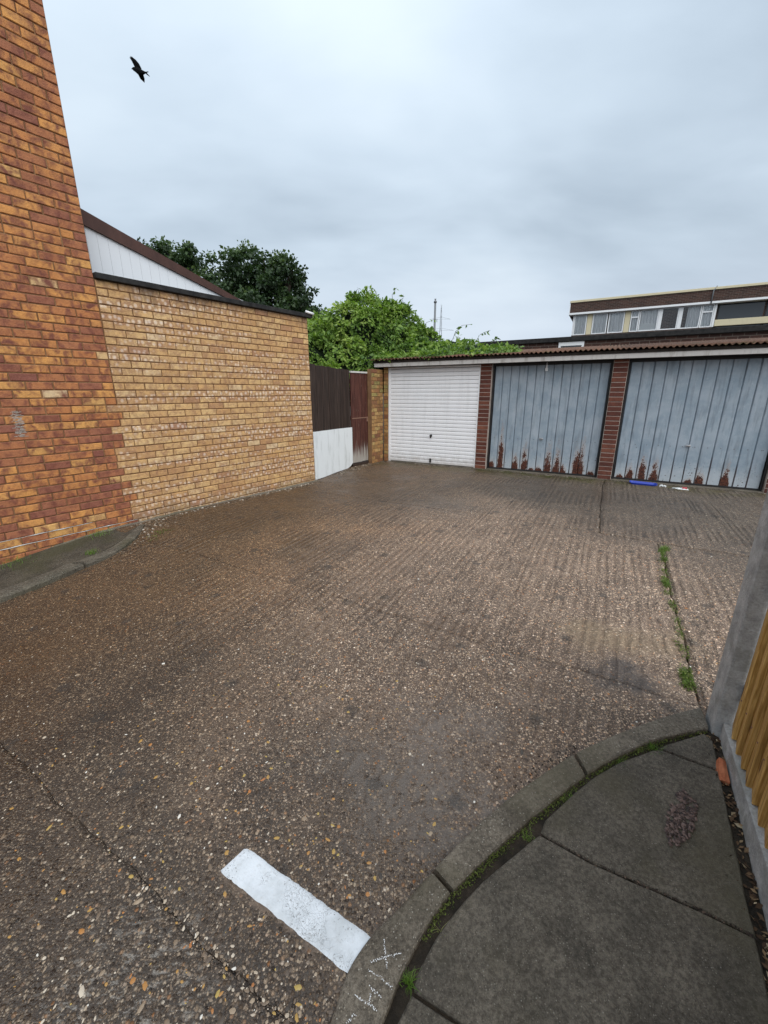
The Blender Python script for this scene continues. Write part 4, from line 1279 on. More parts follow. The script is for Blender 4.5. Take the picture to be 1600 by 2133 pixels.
def plank(name, x0, x1, y0, y1, z0, z1, mat, parent, ch=0.0025):
    return MB().box(x0, x1, y0, y1, z0, z1, ch).build(name, mat, parent, tone=random.random())

AF = R(21.948)
M_FE = frame((-1.154, 6.676, 0), (math.sin(AF), math.cos(AF), 0))
fen = tag(empty('timber_fence_panel', M_FE), 'dark brown vertical board fence panel beside the end of the yellow wall', 'fence')
x = 0.0
while x < 1.38:
    w = 0.100
    plank('board', x + 0.002, min(x + w, 1.40) - 0.002, 0.012 + random.uniform(-0.003, 0.003), 0.030, 0.02, 1.852 - x * 0.024 + random.uniform(-0.006, 0.006), M['fence_brown'], fen)
    x += w
plank('rail', 0.0, 1.40, 0.032, 0.075, 0.35, 0.43, M['fence_brown'], fen)
plank('rail', 0.0, 1.40, 0.032, 0.075, 1.42, 1.50, M['fence_brown'], fen)
plank('post', 1.335, 1.405, 0.034, 0.10, -0.1, 1.80, M['fence_brown'], fen)
plank('post', 0.02, 0.09, 0.034, 0.10, -0.1, 1.80, M['fence_brown'], fen)

wb = MB()
wb.prism([(0.002, 0.012), (0.30, 0.004), (0.75, 0.012), (1.20, 0.004), (1.335, 0.03), (1.425, 0.085), (1.428, 0.772), (0.80, 0.790), (0.002, 0.804)], -0.006, 0.006)
wbo = wb.build('white_board', M['white_board'])
wbo.matrix_world = M_FE
tag(wbo, 'grubby white painted board leaning on the foot of the brown fence', 'board')

AG = R(37.383)
M_GT = frame((-0.621, 8.0, 0), (math.sin(AG), math.cos(AG), 0))
gate = tag(empty('wooden_gate', M_GT), 'narrow red brown boarded gate with paint worn off its foot', 'gate')
for i in range(5):
    plank('board', 0.008 + i * 0.1035, 0.008 + (i + 1) * 0.1035 - 0.003, 0.010 + random.uniform(-0.002, 0.002), 0.030, 0.067 + random.uniform(-0.004, 0.004), 1.775 + random.uniform(-0.004, 0.004), M['gate_wood'], gate)
plank('ledge', 0.012, 0.520, 0.032, 0.06, 0.90, 0.99, M['gate_wood'], gate)
plank('ledge', 0.012, 0.520, 0.032, 0.06, 1.58, 1.67, M['gate_wood'], gate)
plank('cap', 0.0, 0.53, -0.004, 0.062, 1.778, 1.808, M['fascia'], gate)
MB().box(0.02, 0.48, 0.001, 0.009, 0.928, 0.945, 0.001).box(0.455, 0.49, -0.008, 0.009, 0.86, 0.95, 0.002).build('strap_hinge', M['rust_metal'], gate)
plank('post', 0.555, 0.615, -0.020, 0.06, -0.05, 1.76, M['gate_post'], gate)
plank('sill', 0.0, 0.55, -0.01, 0.09, -0.05, 0.052, M['fence_brown'], gate)

# ------------------------------------------------------------------ right-hand timber fence
AR = R(29.612)
M_RF = frame((1.567, 1.515, 0), (-math.sin(AR), -math.cos(AR), 0))     # local x runs towards the camera, y is towards the right of the picture... flipped below
# x towards camera => y = z cross x points to the right side of the yard? keep signs explicit
FX = Vector((-math.sin(AR), -math.cos(AR), 0))
FY = Vector((0, 0, 1)).cross(FX)
rf = tag(empty('close_board_fence', M_RF), 'new orange close board fence with concrete post and gravel board beside the pavement', 'fence')
# FY points away from the yard when positive x of it is positive
SGN = 1.0 if FY.x > 0 else -1.0
def fy(a):
    return a * SGN
def ybox(x0, x1, a, b_, z0, z1, name, mat, ch=0.0, tone=None):
    y0, y1 = sorted((fy(a), fy(b_)))
    o = MB().box(x0, x1, y0, y1, z0, z1, ch)
    return o.build(name, mat, rf, tone=tone) if tone is not None else o.build(name, mat, rf)
ybox(-0.150, -0.004, -0.030, 0.075, -0.35, 1.62, 'post', M['concrete_post'], 0.008)
ybox(0.0, 2.9, 0.0, 0.05, -0.45, -0.048, 'gravel_board', M['concrete_post'], 0.005)
pitch = 0.0845
k = 0
x = 0.004
while x < 2.85:
    # feather edge board: thick edge proud, thin edge tucked under its neighbour
    w = 0.102
    tk, tn_ = 0.024, 0.006
    z0, z1 = -0.046 + random.uniform(-0.008, 0.008), 1.50
    pts = [(x, 0.038), (x, 0.038 - tn_), (x + w - 0.003, 0.034 - tk), (x + w, 0.034 - tk + 0.003), (x + w, 0.034)]
    pts = pts[::-1]
    if SGN < 0:
        pts = [(a, -b_) for a, b_ in pts][::-1]
    mb = MB().slab(pts, z0, z1)
    mb.build('board', M['timber'], rf, tone=random.random())
    if k < 16:
        ny = fy(0.034 - tk * 0.75)
        MB().tube([(x + w * 0.72, ny, 0.14), (x + w * 0.72, ny + fy(-0.0035), 0.14)], 0.0035, 8).build('nail', M['rust_metal'], rf)
    x += pitch + random.uniform(-0.004, 0.004)
    k += 1
ybox(0.0, 2.9, 0.04, 0.078, 0.10, 0.18, 'rail', M['timber'], 0.003, 0.3)
ybox(0.0, 2.9, 0.04, 0.078, 1.15, 1.23, 'rail', M['timber'], 0.003, 0.6)

# ------------------------------------------------------------------ painted line
def paint_line():
    A, B_, C, D = [np.array(p) for p in ((-0.506, 1.066), (-0.033, 0.810), (-0.100, 0.731), (-0.572, 0.991))]
    nu, nv = 60, 12
    v, f = [], []
    for i in range(nu + 1):
        for j in range(nv + 1):
            u, w = i / nu, j / nv
            p = (A * (1 - u) + B_ * u) * (1 - w) + (D * (1 - u) + C * u) * w
            e = 0.0016 * (vnoise(np.array([[u * 40, w * 2, 6.0]]))[0] - 0.5) * (2 if j in (0, nv) else 0)
            p = p + e
            v.append((p[0], p[1], gz(p[0], p[1]) + (0.005 if (0 < i < nu and 0 < j < nv) else 0.001)))
    for i in range(nu):
        for j in range(nv):
            f.append((i * (nv + 1) + j, i * (nv + 1) + j + 1, (i + 1) * (nv + 1) + j + 1, (i + 1) * (nv + 1) + j))
    f = [tuple(reversed(q)) for q in f]
    o = mesh_obj('painted_line', v, f, M['line'], None, True)
    tag(o, 'thick white painted road line running to the curved kerb', 'road marking')
paint_line()
scatter_pebbles()

# chalk scrawl on the kerb, below the painted line
def chalk():
    strokes = [((800, 1958), (806, 2020)), ((772, 2004), (806, 1994), (838, 1986)), ((768, 2022), (792, 2036), (818, 2058)), ((772, 2068), (768, 2092)), ((772, 2056), (796, 2078)),
               ((738, 2072), (762, 2086), (786, 2104)), ((722, 2130), (742, 2110))]
    def ray_to(px, py):
        a, b_ = (px - 800) / FPX, (py - 1066.5) / FPX
        d = _r2 * a + _d2 * b_ + _f
        zt = -0.148
        tt = (zt - EYE) / d.z
        return d.x * tt, d.y * tt
    v, f = [], []
    for st in strokes:
        g = [ray_to(*p) for p in st]
        for a, b_ in zip(g[:-1], g[1:]):
            n = int(math.hypot(b_[0] - a[0], b_[1] - a[1]) / 0.0019)
            for i in range(n):
                u = i / n
                cx = a[0] + (b_[0] - a[0]) * u + random.gauss(0, 0.0014)
                cy = a[1] + (b_[1] - a[1]) * u + random.gauss(0, 0.0014)
                zt = float(zg(np.array([cy]))[0]) + 0.0355
                r_ = random.uniform(0.0006, 0.0019)
                b0 = len(v)
                an = random.random() * 3
                for k in range(4):
                    v.append((cx + r_ * math.cos(an + k * 1.57), cy + r_ * math.sin(an + k * 1.57), zt + 0.0012))
                f.append((b0, b0 + 1, b0 + 2, b0 + 3))
    o = mesh_obj('chalk_mark', v, f, M['chalk'])
    tag(o, 'white chalk scrawl on the kerb stone beside the painted line', 'chalk mark')
chalk()

# spalled patch of reddish aggregate in the paving slab
def spall():
    n = 460
    a = rng.random(n) * 6.28
    r_ = np.sqrt(rng.random(n))
    x = 1.135 + 0.085 * r_ * np.cos(a) + 0.075 * r_ * np.sin(a)
    y = 1.150 + 0.035 * r_ * np.cos(a) + 0.105 * r_ * np.sin(a)
    k = vnoise(np.stack([x * 26, y * 26, x * 0], -1)) + 0.6 * (1 - r_) > 0.36
    x, y = x[k], y[k]
    z = zg(y) + 0.030
    o = pebbles('exposed_stones', np.stack([x, y, z], -1), 0.0036 + 0.0042 * rng.random(len(x)), rng.random(len(x)) ** 1.3, M['spall'], 0.40, shade=False)
    tag(o, 'patch of reddish gravel where the paving slab surface has broken away', 'gravel', kind='stuff')
M['spall'] = mat_tone('reddish_gravel', [(0.0, (0.022, 0.013, 0.012)), (0.4, (0.085, 0.052, 0.044)), (1.0, (0.22, 0.150, 0.128))], 0.6, 0.4)
spall()

# ------------------------------------------------------------------ weeds, moss and litter
def blades(name, spots, mat, label=None, cat=None, kind=None, parent=None):
    """spots: (x, y, z, count, height, spread, tone)"""
    v, f, tn = [], [], []
    for (x, y, z, n, h, sp, tb) in spots:
        for _ in range(n):
            a, l = random.random() * 6.28, h * random.uniform(0.5, 1.1)
            lean = random.uniform(0.2, 1.1)
            bx, by = x + random.gauss(0, sp), y + random.gauss(0, sp)
            w = random.uniform(0.0008, 0.0020) * (0.5 + h * 10)
            dx, dy = math.cos(a), math.sin(a)
            b0 = len(v)
            for k, u in enumerate((0, 0.4, 0.75, 1.0)):
                hx = l * lean * u * u
                hz_ = l * u * (1 - 0.35 * lean * u)
                ww = w * (1 - u * 0.9)
                for s in (-1, 1):
                    v.append((bx + dx * hx - dy * ww * s, by + dy * hx + dx * ww * s, z + hz_))
            for k in range(3):
                f.append((b0 + 2 * k, b0 + 2 * k + 1, b0 + 2 * k + 3, b0 + 2 * k + 2))
            tn += [min(1, max(0, tb + random.gauss(0, 0.16)))] * 8
    o = mesh_obj(name, v, f, mat, parent, True, tone=np.array(tn))
    return tag(o, label, cat, kind=kind)

def leafy(name, spots, mat, label, cat, kind=None):
    """small rounded leaves lying in low clumps; spots: (x,y,z,count,spread,height,leaf,tone)"""
    v, f, tn = [], [], []
    for (x, y, z, n, sp, h, ls, tb) in spots:
        for _ in range(n):
            c = Vector((x + random.gauss(0, sp), y + random.gauss(0, sp), z + random.random() * h))
            nrm = Vector((random.gauss(0, 0.6), random.gauss(0, 0.6), 1)).normalized()
            a = nrm.cross(Vector((random.gauss(0, 1), random.gauss(0, 1), 0.1))).normalized()
            b_ = nrm.cross(a)
            l = ls * random.uniform(0.5, 1.2)
            b0 = len(v)
            v += [(c - a * l)[:], (c + b_ * l * 0.5)[:], (c + a * l)[:], (c - b_ * l * 0.5)[:]]
            f.append((b0, b0 + 1, b0 + 2, b0 + 3))
            tn += [min(1, max(0, tb + random.gauss(0, 0.2)))] * 4
    o = mesh_obj(name, v, f, mat, None, False, tone=np.array(tn))
    return tag(o, label, cat, kind=kind)

# along the cracked joint
sp, sl = [], []
for (x, y, dens, sz) in ((2.70, 3.64, 26, .07), (2.60, 3.50, 20, .07), (2.50, 3.34, 9, .04), (2.42, 3.20, 10, .04), (2.31, 3.03, 26, .05), (2.26, 2.92, 22, .05), (2.20, 2.82, 12, .04),
                         (2.12, 2.66, 12, .04), (2.05, 2.52, 12, .04), (1.98, 2.39, 10, .03), (1.86, 2.20, 9, .03), (1.84, 2.13, 9, .03), (1.72, 1.96, 26, .04), (1.69, 1.90, 30, .045), (1.66, 1.83, 14, .03)):
    for _ in range(4):
        al = random.gauss(0, .05)
        jx, jy = x + GN.x * al + random.gauss(0, .008), y + GN.y * al + random.gauss(0, .008)
        sp.append((jx, jy, gz(x, y) - 0.004, int(dens * 1.2), sz * 0.85, 0.015, 0.45))
        sl.append((jx, jy, gz(x, y) + 0.001, dens, 0.016, 0.016, 0.009, 0.42))
blades('joint_weeds', sp, M['grass'], 'grass growing in the long cracked joint of the concrete yard', 'weeds', 'stuff')
leafy('joint_moss', sl, M['moss'], 'green moss filling the cracked joint of the concrete yard', 'moss', 'stuff')

zk = lambda y: float(zg(np.array([y]))[0])
def tuft(x, y, n, h, sp_, tone, label):
    blades('grass_tuft', [(x, y, zk(y) + 0.004, n, h, sp_, tone)], M['grass'], label, 'grass')
tuft(0.066, 0.712, 85, 0.040, 0.006, 0.50, 'bright green grass tuft beside the chalk marks in the kerb gap')
tuft(1.215, 1.452, 90, 0.045, 0.012, 0.45, 'grass tuft in the kerb gap nearest the concrete post')
tuft(1.035, 1.388, 60, 0.034, 0.012, 0.5, 'grass tuft in the kerb gap beside the largest paving slab corner')
tuft(0.74, 1.228, 60, 0.030, 0.014, 0.55, 'yellowish grass tuft in the kerb gap beyond the slab joint')
tuft(0.53, 1.090, 70, 0.030, 0.012, 0.6, 'grass tuft where the paving slab joint meets the kerb')
sg, sm_ = [], []
KBs = resample(KB, 120)
for i in range(18, 118):
    x, y = KBs[i]
    m_ = vnoise(np.array([[i * 0.16, 2.5, 0]]))[0]
    if m_ > 0.36:
        sm_.append((x + 0.006, y - 0.005, zk(y) + 0.010, int(30 * m_), 0.006, 0.020, 0.0042, 0.35))
    if m_ > 0.52 and random.random() < 0.7:
        sg.append((x + 0.008, y - 0.008, zk(y) + 0.004, 10, 0.020, 0.009, 0.5))
blades('gap_grass', sg, M['grass'], 'thin grass along the gap behind the curved kerb', 'grass', 'stuff')
leafy('gap_moss', sm_, M['moss'], 'moss in the gap behind the curved kerb', 'moss', 'stuff')
_cr = []
for (a_, b__) in (((0.574, 1.091), (0.714, 0.999)), ((0.714, 0.999), (0.882, 0.922)), ((0.882, 0.922), (1.0, 0.866)), ((1.0, 0.866), (1.116, 0.802)), ((1.236, 1.445), (1.425, 1.337))):
    for _ in range(70):
        u_ = random.random()
        x, y = a_[0] + (b__[0] - a_[0]) * u_ + random.gauss(0, 0.004), a_[1] + (b__[1] - a_[1]) * u_ + random.gauss(0, 0.004)
        _cr.append((x, y, zk(y) + 0.024))
JOINT_CRUMBS = _cr
# a few dry stems
blades('dry_stem', [(0.170, 0.815, zk(.81) + 0.01, 9, 0.035, 0.006, 1.0)], M['grass'], 'dry straw coloured weed in the gap behind the kerb', 'weed')

# left kerb weeds
def lw(px, py, n, h, s_, tone, label):
    blades('weed_clump', [(px, py, zat(px, py) + 0.052, n, h, s_, tone)], M['grass'], label, 'weed', 'stuff')
lw(-2.80, 3.60, 110, 0.05, 0.025, 0.55, 'green weed clump at the left kerb joint')
lw(-3.42, 3.42, 170, 0.05, 0.08, 0.45, 'low weeds at the foot of the brick house nearest the photo edge')
lw(-2.96, 3.98, 150, 0.05, 0.06, 0.5, 'low weeds at the foot of the brick house near the yellow wall')
mo = [(-2.45 + random.gauss(0, .06), 4.05 + random.gauss(0, .10), zk(4.05) + 0.002, 40, 0.03, 0.012, 0.007, 0.4) for _ in range(8)]
leafy('moss_patch', mo, M['moss'], 'olive moss patch on the concrete where the left kerb ends', 'moss', 'stuff')
# moss at the garage foot
mo = []
for i in range(60):
    uu = random.uniform(1.9, 4.4)
    p = M_GAR @ Vector((uu, -0.06 - abs(random.gauss(0, 0.10)), 0))
    mo.append((p.x, p.y, gz(p.x, p.y), 26, 0.04, 0.010, 0.008, 0.2))
leafy('garage_moss', mo, M['moss'], 'brown green moss on the ground along the foot of the garage doors', 'moss', 'stuff')

# crumbs of mortar and leaves along wall foot, gate and fence
def debris(name, spots, mat, label, cat, lo=0.003, hi=0.010):
    pts = np.array([(p[0], p[1], p[2]) for p in spots])
    n = len(pts)
    o = pebbles(name, pts, lo + (hi - lo) * rng.random(n) ** 2, rng.random(n), mat, 0.5, sink=0.2)
    return tag(o, label, cat, kind='stuff')
spots = []
for _ in range(520):
    t = random.uniform(-0.1, 2.85)
    p = WO + WD * t + WN * (0.05 + abs(random.gauss(0, 0.05)))
    spots.append((p.x, p.y, gz(p.x, p.y)))
for _ in range(420):
    x_, y_ = random.gauss(-2.60, 0.10), random.gauss(4.10, 0.28)
    spots.append((x_, y_, gz(x_, y_)))
for _ in range(260):
    p = M_FE @ Vector((random.uniform(0.6, 1.5), -0.04 - abs(random.gauss(0, 0.09)), 0))
    spots.append((p.x, p.y, gz(p.x, p.y)))
for _ in range(200):
    p = M_GT @ Vector((random.uniform(0.0, 0.9), -0.05 - abs(random.gauss(0, 0.08)), 0))
    spots.append((p.x, p.y, gz(p.x, p.y)))
M['grit'] = mat_tone('dark_grit', [(0.0, (0.016, 0.011, 0.009)), (0.7, (0.05, 0.036, 0.028)), (1.0, (0.16, 0.11, 0.08))], 0.85, 0.3)
M['rubble'] = mat_tone('mortar_crumbs', [(0.0, (0.04, 0.03, 0.022)), (0.5, (0.12, 0.09, 0.06)), (0.8, (0.32, 0.26, 0.20)), (1.0, (0.66, 0.60, 0.52))], 0.9, 0.2)
_gs = []
for _ in range(900):
    p = M_GAR @ Vector((random.uniform(-0.1, 6.2), -0.045 - abs(random.gauss(0, 0.045)), 0))
    if vnoise(np.array([[p.x * 3, p.y * 3, 0.0]]))[0] < 0.38: continue
    _gs.append((p.x, p.y, gz(p.x, p.y)))
debris('garage_silt', _gs, M['rubble'], 'silt, twigs and leaf crumbs gathered along the garage thresholds', 'debris', 0.003, 0.014)
debris('slab_joint_grit', JOINT_CRUMBS, M['grit'], 'dark grit crumbled along the joints of the paving slabs', 'grit', 0.0012, 0.0045)
debris('mortar_crumbs', spots, M['rubble'], 'crumbs of mortar and dead leaves along the foot of the yellow wall', 'debris', 0.004, 0.016)
spots = []
KR_s = resample(KR, 120)
for _ in range(260):
    i = random.gauss(70, 7)
    fr_ = i - int(i)
    i = int(np.clip(i, 35, 110))
    x, y = KR_s[i] * (1 - fr_) + KR_s[i + 1] * fr_
    o_ = 0.006 + abs(random.gauss(0, 0.030))
    x, y = x - 0.55 * o_, y + 0.83 * o_
    spots.append((x, y, gz(x, y)))
debris('dark_grit', spots, M['grit'], 'dark wet grit gathered in the gutter beside the curved kerb', 'grit', 0.0015, 0.006)

# dead leaves between pavement and gravel board
v, f, tn = [], [], []
for _ in range(620):
    lx = random.uniform(0.0, 1.25)
    p = M_RF @ Vector((lx, fy(-0.004 - abs(random.gauss(0, 0.028))), 0))
    z = zk(p.y) + 0.002 + random.random() * 0.022
    a = Vector((random.gauss(0, 1), random.gauss(0, 1), random.gauss(0, 0.3))).normalized()
    b_ = a.cross(Vector((random.gauss(0, .3), random.gauss(0, .3), 1))).normalized()
    l = random.uniform(0.004, 0.016)
    c = Vector((p.x, p.y, z))
    b0 = len(v)
    v += [(c - a * l)[:], (c + b_ * l * 0.45)[:], (c + a * l)[:], (c - b_ * l * 0.45 + Vector((0, 0, 0.003)))[:]]
    f.append((b0, b0 + 1, b0 + 2, b0 + 3))
    tn += [random.random() ** 1.6] * 4
tag(mesh_obj('dead_leaves', v, f, M['leaf_litter'], None, False, tone=np.array(tn)), 'dead leaves caught between the paving and the concrete gravel board', 'leaves', kind='stuff')

# terracotta shard in that gap
def shard():
    bm = bmesh.new()
    bmesh.ops.create_cube(bm, size=1.0)
    bmesh.ops.subdivide_edges(bm, edges=bm.edges[:], cuts=1, use_grid_fill=True)
    for q in bm.verts:
        q.co.x *= 0.034 * (1 - 0.25 * (q.co.y > 0.1))
        q.co.y *= 0.105
        q.co.z *= 0.030
        q.co += Vector((random.gauss(0, .0022), random.gauss(0, .003), random.gauss(0, .002)))
    bmesh.ops.bevel(bm, geom=bm.edges[:], offset=0.0015, segments=1, affect='EDGES')
    me = bpy.data.meshes.new('terracotta_shard')
    bm.to_mesh(me); bm.free()
    me.materials.append(M['terracotta'])
    o = link(bpy.data.objects.new('terracotta_shard', me))
    p = M_RF @ Vector((0.225, fy(-0.026), 0))
    o.location = (p.x, p.y, zk(p.y) + 0.026)
    o.rotation_euler = (0.15, 0.25, -AR)
    tag(o, 'broken orange terracotta piece lying against the gravel board', 'shard')
shard()

# litter by the garage door
def tray():
    bm = bmesh.new()
    def rr(w, h, r_, z):
        out = []
        for cx, cy, a0 in ((w - r_, h - r_, 0), (-w + r_, h - r_, 90), (-w + r_, -h + r_, 180), (w - r_, -h + r_, 270)):
            for k in range(5):
                a = R(a0 + k * 22.5)
                out.append(bm.verts.new((cx + r_ * math.cos(a), cy + r_ * math.sin(a), z)))
        return out
    rings = [rr(0.165, 0.100, 0.03, 0.0), rr(0.180, 0.115, 0.035, 0.030), rr(0.190, 0.125, 0.038, 0.031), rr(0.190, 0.125, 0.038, 0.026), rr(0.178, 0.112, 0.034, 0.026), rr(0.160, 0.096, 0.028, 0.005)]
    n = len(rings[0])
    for a, b_ in zip(rings[:-1], rings[1:]):
        for i in range(n):
            bm.faces.new((a[i], a[(i + 1) % n], b_[(i + 1) % n], b_[i]))
    bm.faces.new(rings[0][::-1])
    bm.faces.new(rings[-1])
    bmesh.ops.recalc_face_normals(bm, faces=bm.faces)
    me = bpy.data.meshes.new('plastic_tray')
    bm.to_mesh(me); bm.free()
    me.materials.append(M['blue'])
    o = link(bpy.data.objects.new('plastic_tray', me))
    p = M_GAR @ Vector((4.62, -0.155, 0))
    o.location = (p.x, p.y, gz(p.x, p.y) + 0.004)
    o.rotation_euler = (0.04, 0.03, R(-28.5))
    o.scale = (1.0, 0.62, 1.0)
    tag(o, 'shallow blue plastic tray on the ground at the garage foot', 'tray')
tray()
def crumpled(name, u_, d_, sx, sy, sz, mat, label, cat, seed, extra=None):
    random.seed(seed)
    bm = bmesh.new()
    bmesh.ops.create_grid(bm, x_segments=9, y_segments=7, size=0.5)
    for q in bm.verts:
        rr_ = math.hypot(q.co.x, q.co.y)
        q.co.z = abs(random.gauss(0, 0.25)) + 0.5 * max(0, 0.5 - rr_)
        q.co.x += random.gauss(0, 0.035); q.co.y += random.gauss(0, 0.035)
        q.co.x *= sx; q.co.y *= sy; q.co.z *= sz
    r_ = bmesh.ops.extrude_face_region(bm, geom=bm.faces[:])
    for g_ in r_['geom']:
        if isinstance(g_, bmesh.types.BMVert): g_.co.z += 0.003
    bmesh.ops.recalc_face_normals(bm, faces=bm.faces)
    me = bpy.data.meshes.new(name)
    bm.to_mesh(me); bm.free()
    me.materials.append(mat)
    o = link(bpy.data.objects.new(name, me))
    p = M_GAR @ Vector((u_, d_, 0))
    o.location = (p.x, p.y, gz(p.x, p.y) + 0.004)
    o.rotation_euler = (0, 0, R(-28.5))
    tag(o, label, cat)
    if extra:
        e = MB().box(sx * 0.12, sx * 0.40, -sy * 0.3, sy * 0.3, 0.004, sz * 0.9 + 0.006, 0.002).build('red_print', extra, o)
    return o
crumpled('crumpled_cup', 4.885, -0.17, 0.085, 0.075, 0.050, M['white_plastic'], 'small crushed white cup lying just beside the blue tray', 'cup', 3)
crumpled('plastic_wrapper', 5.10, -0.24, 0.20, 0.10, 0.030, M['white_plastic'], 'crumpled white plastic wrapper with red print by the garage door', 'wrapper', 5, M['red_plastic'])
random.seed(21)

# ------------------------------------------------------------------ creeper and trees
def leaf_cloud(centres, normals, size, aspect, droop, tone, jitter=0.7):
    n = len(centres)
    up = np.array([0, 0, 1.0])
    d = normals + rng.normal(0, jitter, (n, 3))
    d[:, 2] -= droop
    d /= np.linalg.norm(d, axis=1)[:, None] + 1e-9
    side = np.cross(d, normals + rng.normal(0, 0.5, (n, 3)) + 1e-3)
    side /= np.linalg.norm(side, axis=1)[:, None] + 1e-9
    nn_ = np.cross(side, d)
    L = (size * (0.6 + 0.8 * rng.random(n)))[:, None]
    W = L * aspect
    base, tip = centres, centres + d * L - up * L * 0.12
    midp = centres + d * L * 0.45
    V = np.stack([base, midp + side * W - nn_ * W * 0.3, tip, midp - side * W - nn_ * W * 0.3], 1).reshape(-1, 3)
    i = np.arange(n) * 4
    F = np.concatenate([np.stack([i, i + 1, i + 2], 1), np.stack([i, i + 2, i + 3], 1)])
    return V, F, np.repeat(np.clip(tone, 0, 1), 4)

def creeper():
    root = tag(empty('creeper_thicket', Matrix.Translation((-0.4, 9.6, 0))), 'tall bright green creeper thicket spilling onto the garage roof', 'creeper')
    lobes = [(-0.45, 10.25, 2.25, 1.15, 0.95, 1.38), (-1.45, 9.95, 1.75, 0.85, 0.8, 1.30), (0.22, 10.2, 2.30, 0.66, 0.8, 1.22), (0.90, 10.1, 2.15, 0.66, 0.7, 0.72), (1.50, 9.9, 2.12, 0.70, 0.75, 0.55),
             (2.05, 9.6, 2.10, 0.55, 0.6, 0.44), (-0.85, 9.45, 1.75, 0.65, 0.55, 0.85), (-0.20, 9.30, 1.85, 0.55, 0.5, 0.50), (0.55, 9.45, 2.10, 0.7, 0.55, 0.40), (1.35, 9.25, 2.05, 0.7, 0.5, 0.36), (-1.15, 9.0, 1.6, 0.45, 0.4, 0.55),
             (1.85, 9.1, 2.08, 0.45, 0.4, 0.22), (-1.70, 9.35, 1.75, 0.62, 0.5, 0.95), (-1.25, 9.15, 1.55, 0.5, 0.4, 0.75)]
    lobes = np.array(lobes)
    w = lobes[:, 3] * lobes[:, 5]
    cs, ns, tn = [], [], []
    # tendrils: each strand starts on the surface and hangs or arches outward
    nst = 3300
    pick = rng.choice(len(lobes), nst, p=w / w.sum())
    for k in pick:
        c, r_ = lobes[k, :3], lobes[k, 3:]
        a, e = rng.random() * 6.28, math.asin(min(1, rng.random() * 1.15 - 0.15))
        nrm = np.array([math.cos(e) * math.cos(a), math.cos(e) * math.sin(a), math.sin(e)])
        if nrm[1] > 0.55: continue
        bumpy = 0.76 + 0.40 * vnoise((c + nrm * r_)[None] * 2.9)[0] + 0.10 * (rng.random() - 0.5)
        p = c + nrm * r_ * bumpy
        if vnoise(p[None] * 2.4 + 3.3)[0] < 0.34: continue
        # skip strands buried in another lobe
        q = (p[None] - lobes[:, :3]) / lobes[:, 3:]
        dd = (q ** 2).sum(1)
        dd[k] = 9
        if dd.min() < 0.60: continue
        ln = 0.25 + 0.35 * rng.random()
        st = rng.integers(9, 15)
        dirv = nrm * 0.55 + rng.normal(0, 0.35, 3)
        dirv /= np.linalg.norm(dirv)
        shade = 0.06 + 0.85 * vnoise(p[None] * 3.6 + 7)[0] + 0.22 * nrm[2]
        lv = p - dirv * 0.10
        for j in range(st):
            u = j / st
            pos_ = lv + dirv * ln * u * 0.75 + np.array([0, 0, -ln * 0.75 * u * u])
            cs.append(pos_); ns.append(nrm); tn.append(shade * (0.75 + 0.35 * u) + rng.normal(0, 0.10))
            cs.append(pos_ + rng.normal(0, 0.02, 3)); ns.append(nrm); tn.append(shade * 0.85 + rng.normal(0, 0.12))
    # tall loose shoots against the sky
    stems = []
    for (bx, by, bz, h, lean) in ((-1.22, 10.0, 3.0, 0.30, -0.5), (-0.70, 10.1, 3.50, 0.22, 0.7), (0.18, 10.1, 3.40, 0.36, 0.25), (0.48, 10.1, 3.25, 0.34, -0.35), (0.85, 10, 2.75, 0.34, 1.1), (1.55, 9.9, 2.62, 0.34, 1.2),
                                  (2.0, 9.7, 2.45, 0.36, 1.0), (2.2, 9.5, 2.35, 0.26, 1.2), (-0.15, 10.1, 3.52, 0.22, -0.8)):
        wv = rng.normal(0, 0.03, 7)
        pts = [(bx + lean * h * u * u + wv[k_], by + wv[6 - k_], bz - 0.20 + (h + 0.20) * u * (1.25 - 0.25 * u * u * 1.6)) for k_, u in enumerate(np.linspace(0, 1, 7))]
        stems.append(MB()); stems[-1].tube([(q[0] + 0.4, q[1] - 9.6 + 0, q[2]) for q in pts], [0.005 * (1 - 0.7 * u) + 0.0015 for u in np.linspace(0, 1, 7)], 5)
        for j in range(13):
            u = rng.random() ** 0.8
            i0 = min(5, int(u * 6)); fr = u * 6 - i0
            q = np.array(pts[i0]) * (1 - fr) + np.array(pts[i0 + 1]) * fr
            cs.append(q + rng.normal(0, 0.008, 3)); a = rng.random() * 6.28
            ns.append(np.array([math.cos(a), math.sin(a), 0.3])); tn.append(0.40 + rng.normal(0, 0.15))
    for _ in range(5200):
        u_ = rng.random() * 2.7 - 0.3
        d_ = -0.19 + 1.5 * rng.random() ** 1.3
        if vnoise(np.array([[u_ * 2.2, d_ * 2.2, 5.0]]))[0] + 0.25 * rng.random() < 0.42 + 0.13 * u_ - 0.10 * d_: continue
        q = M_GAR @ Vector((u_, d_, 2.07 + (d_ + 0.2) * 0.105 + 0.10 * rng.random() * (0.4 + d_)))
        cs.append(np.array(q)); ns.append(np.array([-0.2, -0.6, 0.7])); tn.append(0.25 + 0.5 * vnoise(np.array([[u_ * 5, d_ * 5, 1.0]]))[0] + rng.normal(0, 0.15))
    cs, ns, tn = np.array(cs), np.array(ns), np.array(tn)
    # keep above the garage roof and inside the space behind its front
    gl_ = (cs[:, :2] - np.array([M_GAR.translation.x, M_GAR.translation.y]))
    uu = gl_ @ np.array([GG.x, GG.y]); dd = gl_ @ np.array([GN.x, GN.y])
    roofz = 2.035 + np.clip(dd + 0.12, 0, 6) * 0.106
    inside = (uu > -0.36) & (dd > -0.16)
